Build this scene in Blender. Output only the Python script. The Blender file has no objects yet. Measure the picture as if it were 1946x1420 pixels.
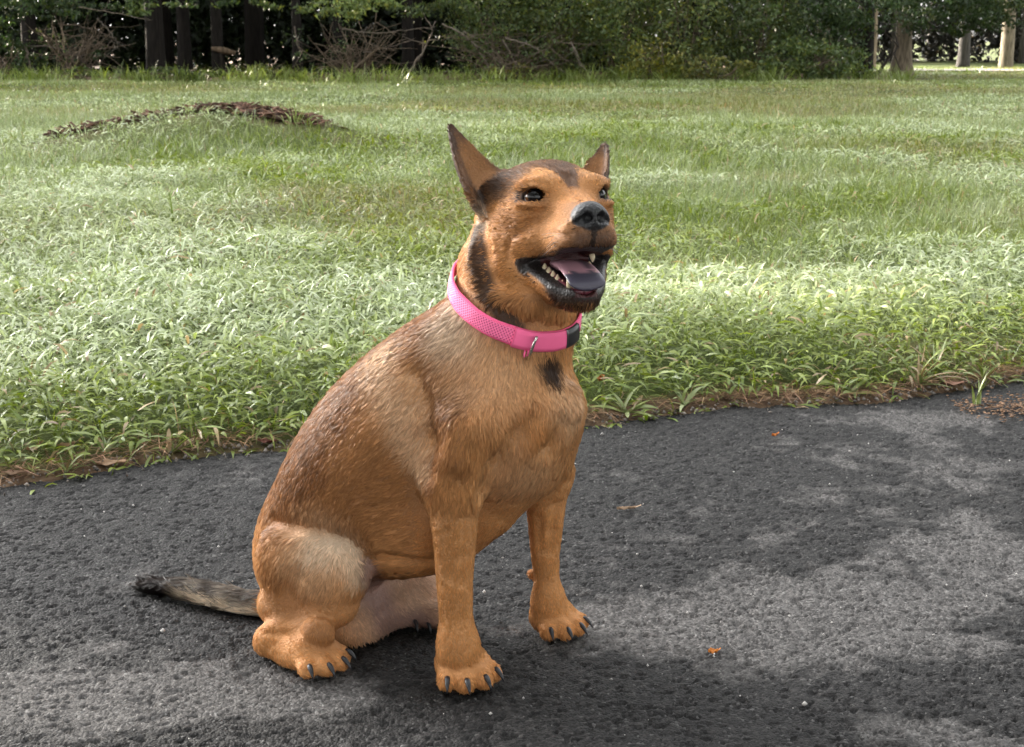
import bpy, bmesh, math, random
import numpy as np
from mathutils import Vector, Matrix
from mathutils.kdtree import KDTree

# ------------------------------------------------------------------ camera
PIX = 2700.0                      # focal length in pixels of a 1946 px wide frame
PITCH = math.radians(13.2)
CAM_H = 0.8
scene = bpy.context.scene
cam_data = bpy.data.cameras.new("camera")
cam_data.sensor_width = 36.0
cam_data.lens = 36.0 * PIX / 1946.0
cam_data.clip_start = 0.05
cam_data.clip_end = 2000.0
cam = bpy.data.objects.new("camera", cam_data)
cam.location = (0, 0, CAM_H)
cam.rotation_euler = (math.pi / 2 - PITCH, 0, 0)
scene.collection.objects.link(cam)
scene.camera = cam
cam_data.dof.use_dof = True
cam_data.dof.focus_distance = 1.8
cam_data.dof.aperture_fstop = 24.0

# ------------------------------------------------------------------ light
SUN_AZ = math.atan2(0.64, -0.77)          # direction to the sun: behind the wood, to the left
SUN_EL = math.radians(17)
world = bpy.data.worlds.new("World")
scene.world = world
world.use_nodes = True
wn = world.node_tree
for n in list(wn.nodes): wn.nodes.remove(n)
sky = wn.nodes.new('ShaderNodeTexSky')
sky.sky_type = 'NISHITA'
sky.sun_disc = False
sky.sun_elevation = SUN_EL
sky.sun_rotation = math.pi / 2 - SUN_AZ
sky.air_density = 1.0
sky.dust_density = 4.0
sky.ozone_density = 0.6
hs = wn.nodes.new('ShaderNodeHueSaturation')
hs.inputs['Saturation'].default_value = 0.10     # thin high cloud: a paler sky
bg = wn.nodes.new('ShaderNodeBackground')
bg.inputs['Strength'].default_value = 0.15
wo = wn.nodes.new('ShaderNodeOutputWorld')
wn.links.new(sky.outputs[0], hs.inputs['Color'])
wn.links.new(hs.outputs[0], bg.inputs[0])
wn.links.new(bg.outputs[0], wo.inputs[0])
sun_data = bpy.data.lights.new("sun", 'SUN')
sun_data.energy = 3.0
sun_data.angle = math.radians(0.5)
sun_data.color = (1.0, 0.88, 0.70)
sun = bpy.data.objects.new("sun", sun_data)
to_sun = Vector((math.cos(SUN_AZ) * math.cos(SUN_EL), math.sin(SUN_AZ) * math.cos(SUN_EL), math.sin(SUN_EL)))
sun.rotation_euler = (-to_sun).to_track_quat('-Z', 'Y').to_euler()
sun.location = to_sun * 60
scene.collection.objects.link(sun)
scene.view_settings.view_transform = 'Standard'
scene.view_settings.look = 'None'
scene.view_settings.gamma = 1.0
scene.view_settings.use_curve_mapping = False
scene.view_settings.exposure = 3.1
scene.cycles.max_bounces = 6
scene.cycles.diffuse_bounces = 3
scene.cycles.glossy_bounces = 2
scene.cycles.transmission_bounces = 3
scene.cycles.transparent_max_bounces = 6
scene.cycles.caustics_reflective = False
scene.cycles.caustics_refractive = False
scene.cycles.use_denoising = True
scene.cycles.denoiser = 'OPENIMAGEDENOISE'
scene.cycles.denoising_input_passes = 'RGB_ALBEDO_NORMAL'
scene.cycles.denoising_prefilter = 'ACCURATE'

# ------------------------------------------------------------------ helpers
C = scene.collection
rng = np.random.default_rng(7)
COSP, SINP = math.cos(PITCH), math.sin(PITCH)

def at(px, py, Y):
    """the point at distance Y (metres ahead) that lies at that place of the photograph"""
    u = (px - 973.0) / PIX; v = (710.0 - py) / PIX
    d = np.array([u, COSP + v * SINP, -SINP + v * COSP])
    return np.array([0, 0, CAM_H]) + d * (Y / d[1])

def gnd(px, py, z=0.0):
    u = (px - 973.0) / PIX; v = (710.0 - py) / PIX
    d = np.array([u, COSP + v * SINP, -SINP + v * COSP])
    return np.array([0, 0, CAM_H]) + d * ((z - CAM_H) / d[2])

def mpp(P):
    """metres per photograph pixel at a point"""
    return (P[1] * COSP - (P[2] - CAM_H) * SINP) / PIX

def tag(o, label=None, cat=None, group=None, kind=None):
    if label: o['label'] = label
    if cat: o['category'] = cat
    if group: o['group'] = group
    if kind: o['kind'] = kind
    return o

def mesh_np(name, verts, faces, mat=None, parent=None, smooth=False, attrs=None):
    """verts (n,3); faces: an (m,k) array or a list of such arrays"""
    me = bpy.data.meshes.new(name)
    fl = faces if isinstance(faces, list) else [faces]
    fl = [np.asarray(f, dtype=np.int32) for f in fl if len(f)]
    verts = np.asarray(verts, dtype=np.float32)
    me.vertices.add(len(verts)); me.vertices.foreach_set('co', verts.ravel())
    tot = sum(f.size for f in fl)
    me.loops.add(tot); me.loops.foreach_set('vertex_index', np.concatenate([f.ravel() for f in fl]))
    np_ = sum(len(f) for f in fl); me.polygons.add(np_)
    cnt = np.concatenate([np.full(len(f), f.shape[1], np.int32) for f in fl])
    st = np.concatenate([[0], np.cumsum(cnt)[:-1]]).astype(np.int32)
    me.polygons.foreach_set('loop_start', st)
    if smooth: me.polygons.foreach_set('use_smooth', np.ones(np_, bool))
    me.update(calc_edges=True)
    for k, (typ, dom, val) in (attrs or {}).items():
        a = me.attributes.new(k, typ, dom)
        v = np.asarray(val, dtype=np.float32)
        if typ == 'FLOAT_COLOR':
            if v.shape[1] == 3: v = np.concatenate([v, np.ones((len(v), 1), np.float32)], 1)
            a.data.foreach_set('color', v.ravel())
        elif typ == 'FLOAT_VECTOR': a.data.foreach_set('vector', v.ravel())
        else: a.data.foreach_set('value', v.ravel())
    o = bpy.data.objects.new(name, me)
    C.objects.link(o)
    if mat:
        me.materials.append(mat)
    if parent is not None: o.parent = parent
    return o

def empty(name, loc=(0, 0, 0)):
    o = bpy.data.objects.new(name, None); o.location = loc; o.empty_display_size = 0.1
    C.objects.link(o); return o

def mat_new(name):
    m = bpy.data.materials.new(name); m.use_nodes = True
    nt = m.node_tree
    b = nt.nodes.get('Principled BSDF')
    return m, nt, b

def mat_plain(name, col, rough=0.6, spec=0.5, **kw):
    m, nt, b = mat_new(name)
    b.inputs['Base Color'].default_value = (*col, 1)
    b.inputs['Roughness'].default_value = rough
    b.inputs['Specular IOR Level'].default_value = spec
    for k, v in kw.items(): b.inputs[k].default_value = v
    return m

def ramp(nt, stops, fac=None, interp='LINEAR'):
    r = nt.nodes.new('ShaderNodeValToRGB'); e = r.color_ramp.elements
    r.color_ramp.interpolation = interp
    while len(e) < len(stops): e.new(0.5)
    for i, (p, c) in enumerate(stops):
        e[i].position = p; e[i].color = (*c, 1) if len(c) == 3 else c
    if fac is not None: nt.links.new(fac, r.inputs[0])
    return r

def srgb(r, g, b):
    f = lambda c: (c / 255 / 12.92) if c <= 10.3 else ((c / 255 + 0.055) / 1.055) ** 2.4
    return np.array([f(r), f(g), f(b)])

def tube(path, radii, sides=6, cap=True):
    """verts, quad faces of a tube swept along a polyline"""
    P = np.asarray(path, float); n = len(P)
    T = np.gradient(P, axis=0); T /= np.linalg.norm(T, axis=1)[:, None] + 1e-12
    ref = np.array([0.3, 0.2, 1.0]) if abs(T[0][2]) < 0.8 else np.array([1.0, 0.3, 0.1])
    A = np.cross(T, ref); A /= np.linalg.norm(A, axis=1)[:, None] + 1e-12
    B = np.cross(T, A)
    an = np.linspace(0, 2 * np.pi, sides, endpoint=False)
    R = np.broadcast_to(np.asarray(radii, float), (n,))
    V = P[:, None] + R[:, None, None] * (np.cos(an)[None, :, None] * A[:, None] + np.sin(an)[None, :, None] * B[:, None])
    V = V.reshape(-1, 3)
    i, j = np.meshgrid(np.arange(n - 1), np.arange(sides), indexing='ij')
    F = np.stack([i * sides + j, i * sides + (j + 1) % sides, (i + 1) * sides + (j + 1) % sides, (i + 1) * sides + j], -1).reshape(-1, 4)
    if cap:
        V = np.concatenate([V, P[:1], P[-1:]])
        a = len(V) - 2; b = len(V) - 1
        jj = np.arange(sides)
        c0 = np.stack([np.full(sides, a), (jj + 1) % sides, jj, jj], -1)[:, :3]
        o = (n - 1) * sides
        c1 = np.stack([np.full(sides, b), o + jj, o + (jj + 1) % sides], -1)
        return V, F, np.concatenate([c0, c1])
    return V, F, np.zeros((0, 3), int)

class Build:
    """collects pieces into one mesh"""
    def __init__(s): s.v = []; s.f = {}; s.n = 0; s.c = []
    def add(s, V, *Fs, col=None):
        V = np.asarray(V)
        for F in Fs:
            F = np.asarray(F)
            if len(F): s.f.setdefault(F.shape[1], []).append(F + s.n)
        s.v.append(V); s.n += len(V)
        if col is not None: s.c.append(np.broadcast_to(np.asarray(col, float), (len(V), 3)))
        return s
    def make(s, name, mat, parent=None, smooth=False):
        at_ = {'col': ('FLOAT_COLOR', 'POINT', np.concatenate(s.c))} if s.c else None
        return mesh_np(name, np.concatenate(s.v), [np.concatenate(x) for x in s.f.values()], mat, parent, smooth, at_)

def vnoise(P, scale, seed=0):
    """smooth value noise in 0..1 at points P (n,k)"""
    P = np.asarray(P, np.float64) * scale
    k = P.shape[1]; I = np.floor(P).astype(np.int64); Fr = P - I; Fr = Fr * Fr * (3 - 2 * Fr)
    out = np.zeros(len(P))
    pr = [73856093, 19349663, 83492791]
    for c in range(2 ** k):
        h = np.full(len(P), seed * 2654435761 + 12345, np.int64); w = np.ones(len(P))
        for d in range(k):
            b = (c >> d) & 1
            h = h ^ ((I[:, d] + b) * pr[d]); w = w * (Fr[:, d] if b else 1 - Fr[:, d])
        h = (h ^ (h >> 13)) * 1274126177 & 0x7fffffff
        h = (h ^ (h >> 16)) & 0xffff
        out += w * h / 65535.0
    return out
# ================================================================== the ground
EDGE_PX = [(-700, 985), (-300, 945), (0, 915), (100, 905), (240, 876), (330, 862), (440, 852), (560, 842), (760, 826), (960, 812), (1110, 804), (1250, 782),
           (1400, 768), (1520, 762), (1640, 757), (1750, 742), (1850, 728), (1946, 712), (2300, 680), (2700, 650)]
EDGE = np.array([gnd(*p)[:2] for p in EDGE_PX])
def edge_y(x):
    """where the asphalt ends, for a given x"""
    x = np.asarray(x, float)
    y = np.interp(x, EDGE[:, 0], EDGE[:, 1])
    y = np.where(x < EDGE[0, 0], EDGE[0, 1] + (x - EDGE[0, 0]) * .30, y)
    y = np.where(x > EDGE[-1, 0], EDGE[-1, 1] + (x - EDGE[-1, 0]) * .30, y)
    return y
def edge_rag(x):
    q = np.stack([np.asarray(x, float).ravel(), np.zeros(np.size(x))], 1)
    return ((vnoise(q, 6, 1) - .5) * .07 + (vnoise(q, 22, 2) - .5) * .035 + (vnoise(q, 80, 3) - .5) * .012).reshape(np.shape(x))

MOUND = gnd(385, 288)[:2]
def ground_z(x, y):
    x = np.asarray(x, float); y = np.asarray(y, float)
    sh = x.shape; q = np.stack([x.ravel(), y.ravel()], 1)
    z = (vnoise(q, .35, 21).reshape(sh) - .5) * .10 * np.clip((y - 4) / 8, 0, 1)
    z = z + (vnoise(q, 1.6, 22).reshape(sh) - .5) * .035
    d = y - edge_y(x)
    z = z * np.clip(d / .6, 0, 1) + .004 + .020 * np.clip(d / .25, 0, 1)
    r2 = ((x - MOUND[0]) / 1.0) ** 2 + ((y - MOUND[1]) / .75) ** 2
    z = z + .25 * np.exp(-r2) * (1 + .25 * (vnoise(q, 3.2, 23).reshape(sh) - .5)) + .07 * np.exp(-(((x - MOUND[0] - .75) / .6) ** 2 + ((y - MOUND[1] - .2) / .55) ** 2))
    z = z + .35 * np.clip((y - 60) / 200, 0, 1)
    return np.where(d < 0, -.03, z)

def ghit(px, py):
    p = gnd(px, py)
    for _ in range(12): p = .5 * p + .5 * gnd(px, py, float(ground_z(np.array([p[0]]), np.array([p[1]]))[0]))
    return p
SOIL = [[(MOUND + np.array([a, b_]), r) for a, b_, r in L] for L in ([(-1.02, -.22, .06), (-.78, -.12, .10), (-.52, -.02, .09), (-.36, .06, .06)], [(-.36, .04, .06), (-.12, .10, .07), (.10, .08, .07)],
        [(.08, .02, .08), (.34, -.02, .12), (.60, -.02, .15), (.86, -.04, .10)])]
def soil_d(x, y):
    out = np.full(len(x), 9.0); q = np.stack([x, y], 1)
    for L in SOIL:
        for (a, ra), (b_, rb) in zip(L[:-1], L[1:]):
            ba = b_ - a; h = np.clip((q - a) @ ba / (ba @ ba), 0, 1); w = q - a - h[:, None] * ba
            out = np.minimum(out, np.linalg.norm(w * [1, .55], axis=1) / (ra + (rb - ra) * h))
    return out
# lawn: one sheet that reaches the horizon
ratio = np.sinh(np.linspace(-3.2, 3.2, 211)) / np.sinh(3.2) * 7.0
rows = np.concatenate([np.linspace(-.25, 0, 4)[:-1], np.geomspace(.012, 1, 45) * .6, .6 + np.geomspace(.0003, 1, 230) * 420])
V = []
for r in rows:
    x = ratio * (3.2 + max(r, 0) * 1.0)
    x = ratio * (2.0 + max(r, 0))
    y = edge_y(x) + r
    V.append(np.stack([x, y, ground_z(x, y)], 1))
nr, nc = len(rows), len(ratio); V = np.concatenate(V)
i, j = np.meshgrid(np.arange(nr - 1), np.arange(nc - 1), indexing='ij')
F = np.stack([i * nc + j, i * nc + j + 1, (i + 1) * nc + j + 1, (i + 1) * nc + j], -1).reshape(-1, 4)
m_soil, nt, b = mat_new('lawn_soil'); b.inputs['Roughness'].default_value = .95; b.inputs['Specular IOR Level'].default_value = .2
tc = nt.nodes.new('ShaderNodeTexCoord')
n1 = nt.nodes.new('ShaderNodeTexNoise'); n1.inputs['Scale'].default_value = 1.1; n1.inputs['Detail'].default_value = 6; nt.links.new(tc.outputs['Object'], n1.inputs['Vector'])
n2 = nt.nodes.new('ShaderNodeTexNoise'); n2.inputs['Scale'].default_value = 38; n2.inputs['Detail'].default_value = 5; nt.links.new(tc.outputs['Object'], n2.inputs['Vector'])
r1 = ramp(nt, [(.35, (.055, .075, .020)), (.55, (.085, .105, .030)), (.72, (.12, .10, .040))], n1.outputs['Fac'])
r2 = ramp(nt, [(.35, (.075, .045, .028)), (.6, (.16, .105, .065)), (.75, (.26, .18, .12))], n2.outputs['Fac'])
at_ = nt.nodes.new('ShaderNodeAttribute'); at_.attribute_name = 'bare'
mx = nt.nodes.new('ShaderNodeMix'); mx.data_type = 'RGBA'
nt.links.new(at_.outputs['Fac'], mx.inputs[0]); nt.links.new(r1.outputs[0], mx.inputs[6]); nt.links.new(r2.outputs[0], mx.inputs[7]); nt.links.new(mx.outputs[2], b.inputs['Base Color'])
bp = nt.nodes.new('ShaderNodeBump'); bp.inputs['Strength'].default_value = .7; bp.inputs['Distance'].default_value = .02; nt.links.new(n2.outputs['Fac'], bp.inputs['Height']); nt.links.new(bp.outputs[0], b.inputs['Normal'])

WOOD_Y = 27.6                                     # where the wood begins
def wood_edge(x): return WOOD_Y + .35 * np.sin(x * .8) + .04 * np.maximum(x, 0) ** 1.2
def bare_mask(x, y):
    q = np.stack([x, y], 1); d = y - edge_y(x)
    m = 1 - np.clip((d + .02 - .08 * vnoise(q, 3.2, 41)) / .05, 0, 1)
    m = np.maximum(m, np.clip((vnoise(q, .9, 42) * .6 + vnoise(q, 3, 43) * .4 - .66) / .08, 0, 1) * .3)
    m = np.maximum(m, np.clip(1.15 - soil_d(x, y) + (vnoise(q, 7, 44) - .5) * .6, 0, 1))
    m = np.maximum(m, np.clip((y - wood_edge(x) - .3) / .6, 0, 1) * (x < 8.2))
    return m
lawn = mesh_np('lawn', V, F, m_soil, None, True, {'bare': ('FLOAT', 'POINT', bare_mask(V[:, 0], V[:, 1]))})
tag(lawn, kind='structure')

# asphalt: relief of the stones is real, finest where the camera is nearest
def worley(P, scale, seed):
    Q = P * scale; I = np.floor(Q).astype(np.int64); best = np.full(len(P), 9.0); second = np.full(len(P), 9.0); cid = np.zeros(len(P))
    for dx in (-1, 0, 1):
        for dy in (-1, 0, 1):
            c = I + [dx, dy]
            h = (c[:, 0] * 73856093) ^ (c[:, 1] * 19349663) ^ (seed * 83492791)
            h = (h ^ (h >> 13)) * 1274126177 & 0x7fffffff
            jx = (h & 1023) / 1023.; jy = ((h >> 10) & 1023) / 1023.; hv = ((h >> 20) & 255) / 255.
            d = (Q[:, 0] - c[:, 0] - jx) ** 2 + (Q[:, 1] - c[:, 1] - jy) ** 2
            m = d < best; second = np.where(m, best, np.minimum(second, d)); cid = np.where(m, hv, cid); best = np.where(m, d, best)
    return np.sqrt(best), np.sqrt(second), cid
ac = np.concatenate([np.linspace(-.85, -.43, 24)[:-1], np.linspace(-.43, .43, 590), np.linspace(.43, .85, 24)[1:]]); NRW = 440
Yn = 1.18
tt = np.linspace(0, 1, NRW)
X = np.zeros((NRW, len(ac))); Yv = np.zeros_like(X)
end = None
for it in range(NRW):
    t = tt[it]
    y0 = Yn * (3.3 / Yn) ** t                      # even in the picture
    x = ac * (y0 + .05)
    ye = edge_y(x) + edge_rag(x)
    X[it] = x; Yv[it] = Yn * (ye / Yn) ** t
q = np.stack([X.ravel(), Yv.ravel()], 1)
wq = q + np.stack([vnoise(q, 60, 51) - .5, vnoise(q, 60, 52) - .5], 1) * .010
d1, d2, cid = worley(wq * [.85, 1.0], 105, 5); e1, e2_, cid2 = worley(wq, 210, 8)
gap = 1 - np.clip((d2 - d1) / .16, 0, 1); gap2 = 1 - np.clip((e2_ - e1) / .22, 0, 1)
pit = np.clip((vnoise(q * [.6, 1.], 120, 12) * .55 + vnoise(q * [.6, 1], 230, 13) * .45 - .64) / .06, 0, 1)
fade = np.clip(1.3 - np.abs(np.tile(ac, NRW)) / .43 * .3 - np.maximum(np.abs(np.tile(ac, NRW)) - .43, 0) * 12, 0, 1)
und = (vnoise(q, 2.2, 14) - .5) * .008 + (vnoise(q, 9, 15) - .5) * .0015
z = und + fade * (.0013 * cid - .0024 * gap * (.35 + .65 * vnoise(q, 24, 53)) - .0007 * gap2 + .0005 * cid2 - .0036 * pit) - .0026
edge_d = (edge_y(q[:, 0]) - q[:, 1])
z = z - .010 * np.clip(1 - edge_d / .05, 0, 1) * vnoise(q, 30, 16)
last = np.repeat(np.arange(NRW) >= NRW - 2, len(ac)); z = np.where(last, z - .012, z)
# dusty, worn patches against darker damp tar
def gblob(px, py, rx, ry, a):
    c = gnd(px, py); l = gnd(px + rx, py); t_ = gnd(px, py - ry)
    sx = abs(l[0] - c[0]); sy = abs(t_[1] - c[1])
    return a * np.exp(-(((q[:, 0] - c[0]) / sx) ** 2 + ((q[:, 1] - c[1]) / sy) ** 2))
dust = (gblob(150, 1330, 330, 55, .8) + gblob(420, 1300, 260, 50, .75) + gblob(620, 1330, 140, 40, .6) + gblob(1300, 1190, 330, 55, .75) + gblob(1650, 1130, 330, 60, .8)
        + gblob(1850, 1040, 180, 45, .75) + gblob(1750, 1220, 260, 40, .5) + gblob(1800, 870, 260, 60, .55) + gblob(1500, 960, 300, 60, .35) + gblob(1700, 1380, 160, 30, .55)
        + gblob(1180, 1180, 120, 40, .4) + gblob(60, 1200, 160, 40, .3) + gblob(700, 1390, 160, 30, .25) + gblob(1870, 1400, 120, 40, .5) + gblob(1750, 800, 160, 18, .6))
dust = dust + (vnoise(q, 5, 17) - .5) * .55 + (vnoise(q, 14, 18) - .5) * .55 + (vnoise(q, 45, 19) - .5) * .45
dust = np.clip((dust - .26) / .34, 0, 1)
nr, nc = X.shape
i, j = np.meshgrid(np.arange(nr - 1), np.arange(nc - 1), indexing='ij')
F = np.stack([i * nc + j, i * nc + j + 1, (i + 1) * nc + j + 1, (i + 1) * nc + j], -1).reshape(-1, 4)
m_asph, nt, b = mat_new('asphalt'); b.inputs['Specular IOR Level'].default_value = .25
tc = nt.nodes.new('ShaderNodeTexCoord')
v1 = nt.nodes.new('ShaderNodeTexVoronoi'); v1.inputs['Scale'].default_value = 260; nt.links.new(tc.outputs['Object'], v1.inputs['Vector'])
sep = nt.nodes.new('ShaderNodeSeparateColor'); nt.links.new(v1.outputs['Color'], sep.inputs[0])
n3 = nt.nodes.new('ShaderNodeTexNoise'); n3.inputs['Scale'].default_value = 90; n3.inputs['Detail'].default_value = 6; nt.links.new(tc.outputs['Object'], n3.inputs['Vector'])
rs = ramp(nt, [(0, (.0064, .0060, .0058)), (.55, (.0118, .0111, .0107)), (.88, (.023, .0216, .0208)), (.97, (.040, .0375, .036)), (.998, (.085, .082, .08))], sep.outputs[0])
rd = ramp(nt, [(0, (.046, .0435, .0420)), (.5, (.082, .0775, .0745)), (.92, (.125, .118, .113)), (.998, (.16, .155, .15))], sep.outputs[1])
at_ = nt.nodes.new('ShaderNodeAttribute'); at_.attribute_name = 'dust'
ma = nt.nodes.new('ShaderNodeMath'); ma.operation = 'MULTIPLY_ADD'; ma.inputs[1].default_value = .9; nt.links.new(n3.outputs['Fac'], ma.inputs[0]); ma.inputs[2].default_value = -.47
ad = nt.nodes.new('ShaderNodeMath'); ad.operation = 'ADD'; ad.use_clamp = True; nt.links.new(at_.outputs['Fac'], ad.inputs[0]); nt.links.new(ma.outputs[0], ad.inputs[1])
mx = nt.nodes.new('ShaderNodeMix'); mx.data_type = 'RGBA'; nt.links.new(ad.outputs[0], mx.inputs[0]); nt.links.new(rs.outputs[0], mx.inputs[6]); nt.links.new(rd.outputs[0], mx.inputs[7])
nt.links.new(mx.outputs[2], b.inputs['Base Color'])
mr = nt.nodes.new('ShaderNodeMapRange'); mr.inputs[3].default_value = .75; mr.inputs[4].default_value = .95; nt.links.new(ad.outputs[0], mr.inputs[0]); nt.links.new(mr.outputs[0], b.inputs['Roughness'])
bp = nt.nodes.new('ShaderNodeBump'); bp.inputs['Strength'].default_value = .8; bp.inputs['Distance'].default_value = .0022; nt.links.new(v1.outputs['Distance'], bp.inputs['Height']); bp.invert = True
nt.links.new(bp.outputs[0], b.inputs['Normal'])
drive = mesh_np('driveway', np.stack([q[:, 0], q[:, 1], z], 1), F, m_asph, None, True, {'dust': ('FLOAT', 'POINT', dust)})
tag(drive, kind='structure')
xs = np.linspace(-16, 16, 81); n_ = len(xs)
V = np.concatenate([np.stack([xs, np.full(n_, -9.0), np.full(n_, -.021)], 1), np.stack([xs, np.full(n_, 1.0), np.full(n_, -.021)], 1), np.stack([xs, edge_y(xs) - .01, np.full(n_, -.021)], 1)])
k_ = np.arange(n_ - 1); F = np.concatenate([np.stack([r * n_ + k_, r * n_ + k_ + 1, (r + 1) * n_ + k_ + 1, (r + 1) * n_ + k_], 1) for r in (0, 1)])
o = mesh_np('road', V, F, m_asph, None, False, {'dust': ('FLOAT', 'POINT', np.full(len(V), .25))})
tag(o, kind='structure')

# ================================================================== grass
def blades(base, az, el, droop, length, width, rows=5, roll=None, curl=0.0, shape=None):
    n = len(base); t = np.linspace(0, 1, rows); dt = 1.0 / (rows - 1)
    h = np.stack([np.cos(az), np.sin(az), np.zeros(n)], 1); sd = np.stack([-np.sin(az), np.cos(az), np.zeros(n)], 1)
    if roll is not None:
        sd = sd * np.cos(roll)[:, None] + np.array([0, 0, 1.]) * np.sin(roll)[:, None]
    P = np.array(base, float); out = np.zeros((n, rows, 2, 3), np.float32)
    shp = shape if shape is not None else np.interp(t, [0, .3, .75, 1], [.55, 1, .6, .03])
    for k in range(rows):
        w = (width * shp[k] * .5)[:, None]
        out[:, k, 0] = P - sd * w; out[:, k, 1] = P + sd * w
        if k < rows - 1:
            e = el - droop * (t[k] + dt / 2) ** 1.3
            d = h * np.cos(e)[:, None] + np.array([0, 0, 1.]) * np.sin(e)[:, None]
            P = P + d * (length * dt)[:, None]
    V = out.reshape(-1, 3)
    b0 = (np.arange(n) * rows * 2)[:, None, None]; k = (np.arange(rows - 1) * 2)[None, :, None]
    F = (b0 + k + np.array([0, 1, 3, 2])[None, None]).reshape(-1, 4)
    return V, F
def leaf_mat(name, trans=.35, rough=.42, spec=.5):
    m, nt, b = mat_new(name)
    a = nt.nodes.new('ShaderNodeAttribute'); a.attribute_name = 'col'
    nt.links.new(a.outputs['Color'], b.inputs['Base Color']); b.inputs['Roughness'].default_value = rough; b.inputs['Specular IOR Level'].default_value = spec
    t = nt.nodes.new('ShaderNodeBsdfTranslucent'); hs_ = nt.nodes.new('ShaderNodeHueSaturation'); hs_.inputs['Saturation'].default_value = 1.15; hs_.inputs['Value'].default_value = 1.1
    nt.links.new(a.outputs['Color'], hs_.inputs['Color']); nt.links.new(hs_.outputs[0], t.inputs['Color'])
    mx = nt.nodes.new('ShaderNodeMixShader'); mx.inputs[0].default_value = trans
    nt.links.new(b.outputs[0], mx.inputs[1]); nt.links.new(t.outputs[0], mx.inputs[2]); nt.links.new(mx.outputs[0], nt.nodes['Material Output'].inputs[0])
    return m
m_grass = leaf_mat('grass_blade', .30, .40, .6)
m_leaf = leaf_mat('leaf', .35, .5, .4)

G_GREEN = np.array([.125, .185, .022]); G_YEL = np.array([.265, .315, .052]); G_DEW = np.array([.60, .66, .46]); G_OLIVE = np.array([.215, .190, .070]); G_STRAW = np.array([.40, .29, .15]); G_DEEP = np.array([.040, .075, .018])
def grass_fields(x, y):
    q = np.stack([x * .82 + y * .57, y * .82 - x * .57], 1) + 3.7; d = y - edge_y(x)
    broad = np.clip((vnoise(q, .55, 71) * .55 + vnoise(q, 1.7, 72) * .45 - .40) / .18, 0, 1)
    broad = np.maximum(broad, np.clip(1.25 - d / 1.5, 0, 1))
    dew = np.clip((vnoise(q, .42, 73) * .6 + vnoise(q, 2.1, 74) * .4 - .30) / .22, 0, 1)
    dew = np.maximum(dew, np.exp(-((d - 1.0) / .75) ** 2) * .95) * np.clip((d - .10) / .45, .05, 1)
    olive = np.clip((vnoise(q, .33, 75) * .6 + vnoise(q, 1.3, 76) * .4 - .50) / .16, 0, 1) * np.clip((y - 4) / 3, 0, 1)
    dew = dew * (1 - .8 * olive)
    return broad, dew, olive
def scatter(y0, y1, n, half=.50):
    """even over the ground between two distances"""
    out = []
    need = n
    y = np.sqrt(rng.uniform(y0 ** 2, y1 ** 2, int(n * 1.0)))
    y = y * (1 + rng.normal(0, .045, len(y)))
    x = rng.uniform(-half, half, len(y)) * y
    return x, y
GV, GF, GC = [], [], []; gn = 0
def add_grass(V, F, col, rows):
    global gn
    GV.append(V); GF.append(F + gn); GC.append(np.repeat(col, rows * 2, axis=0)); gn += len(V)
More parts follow.
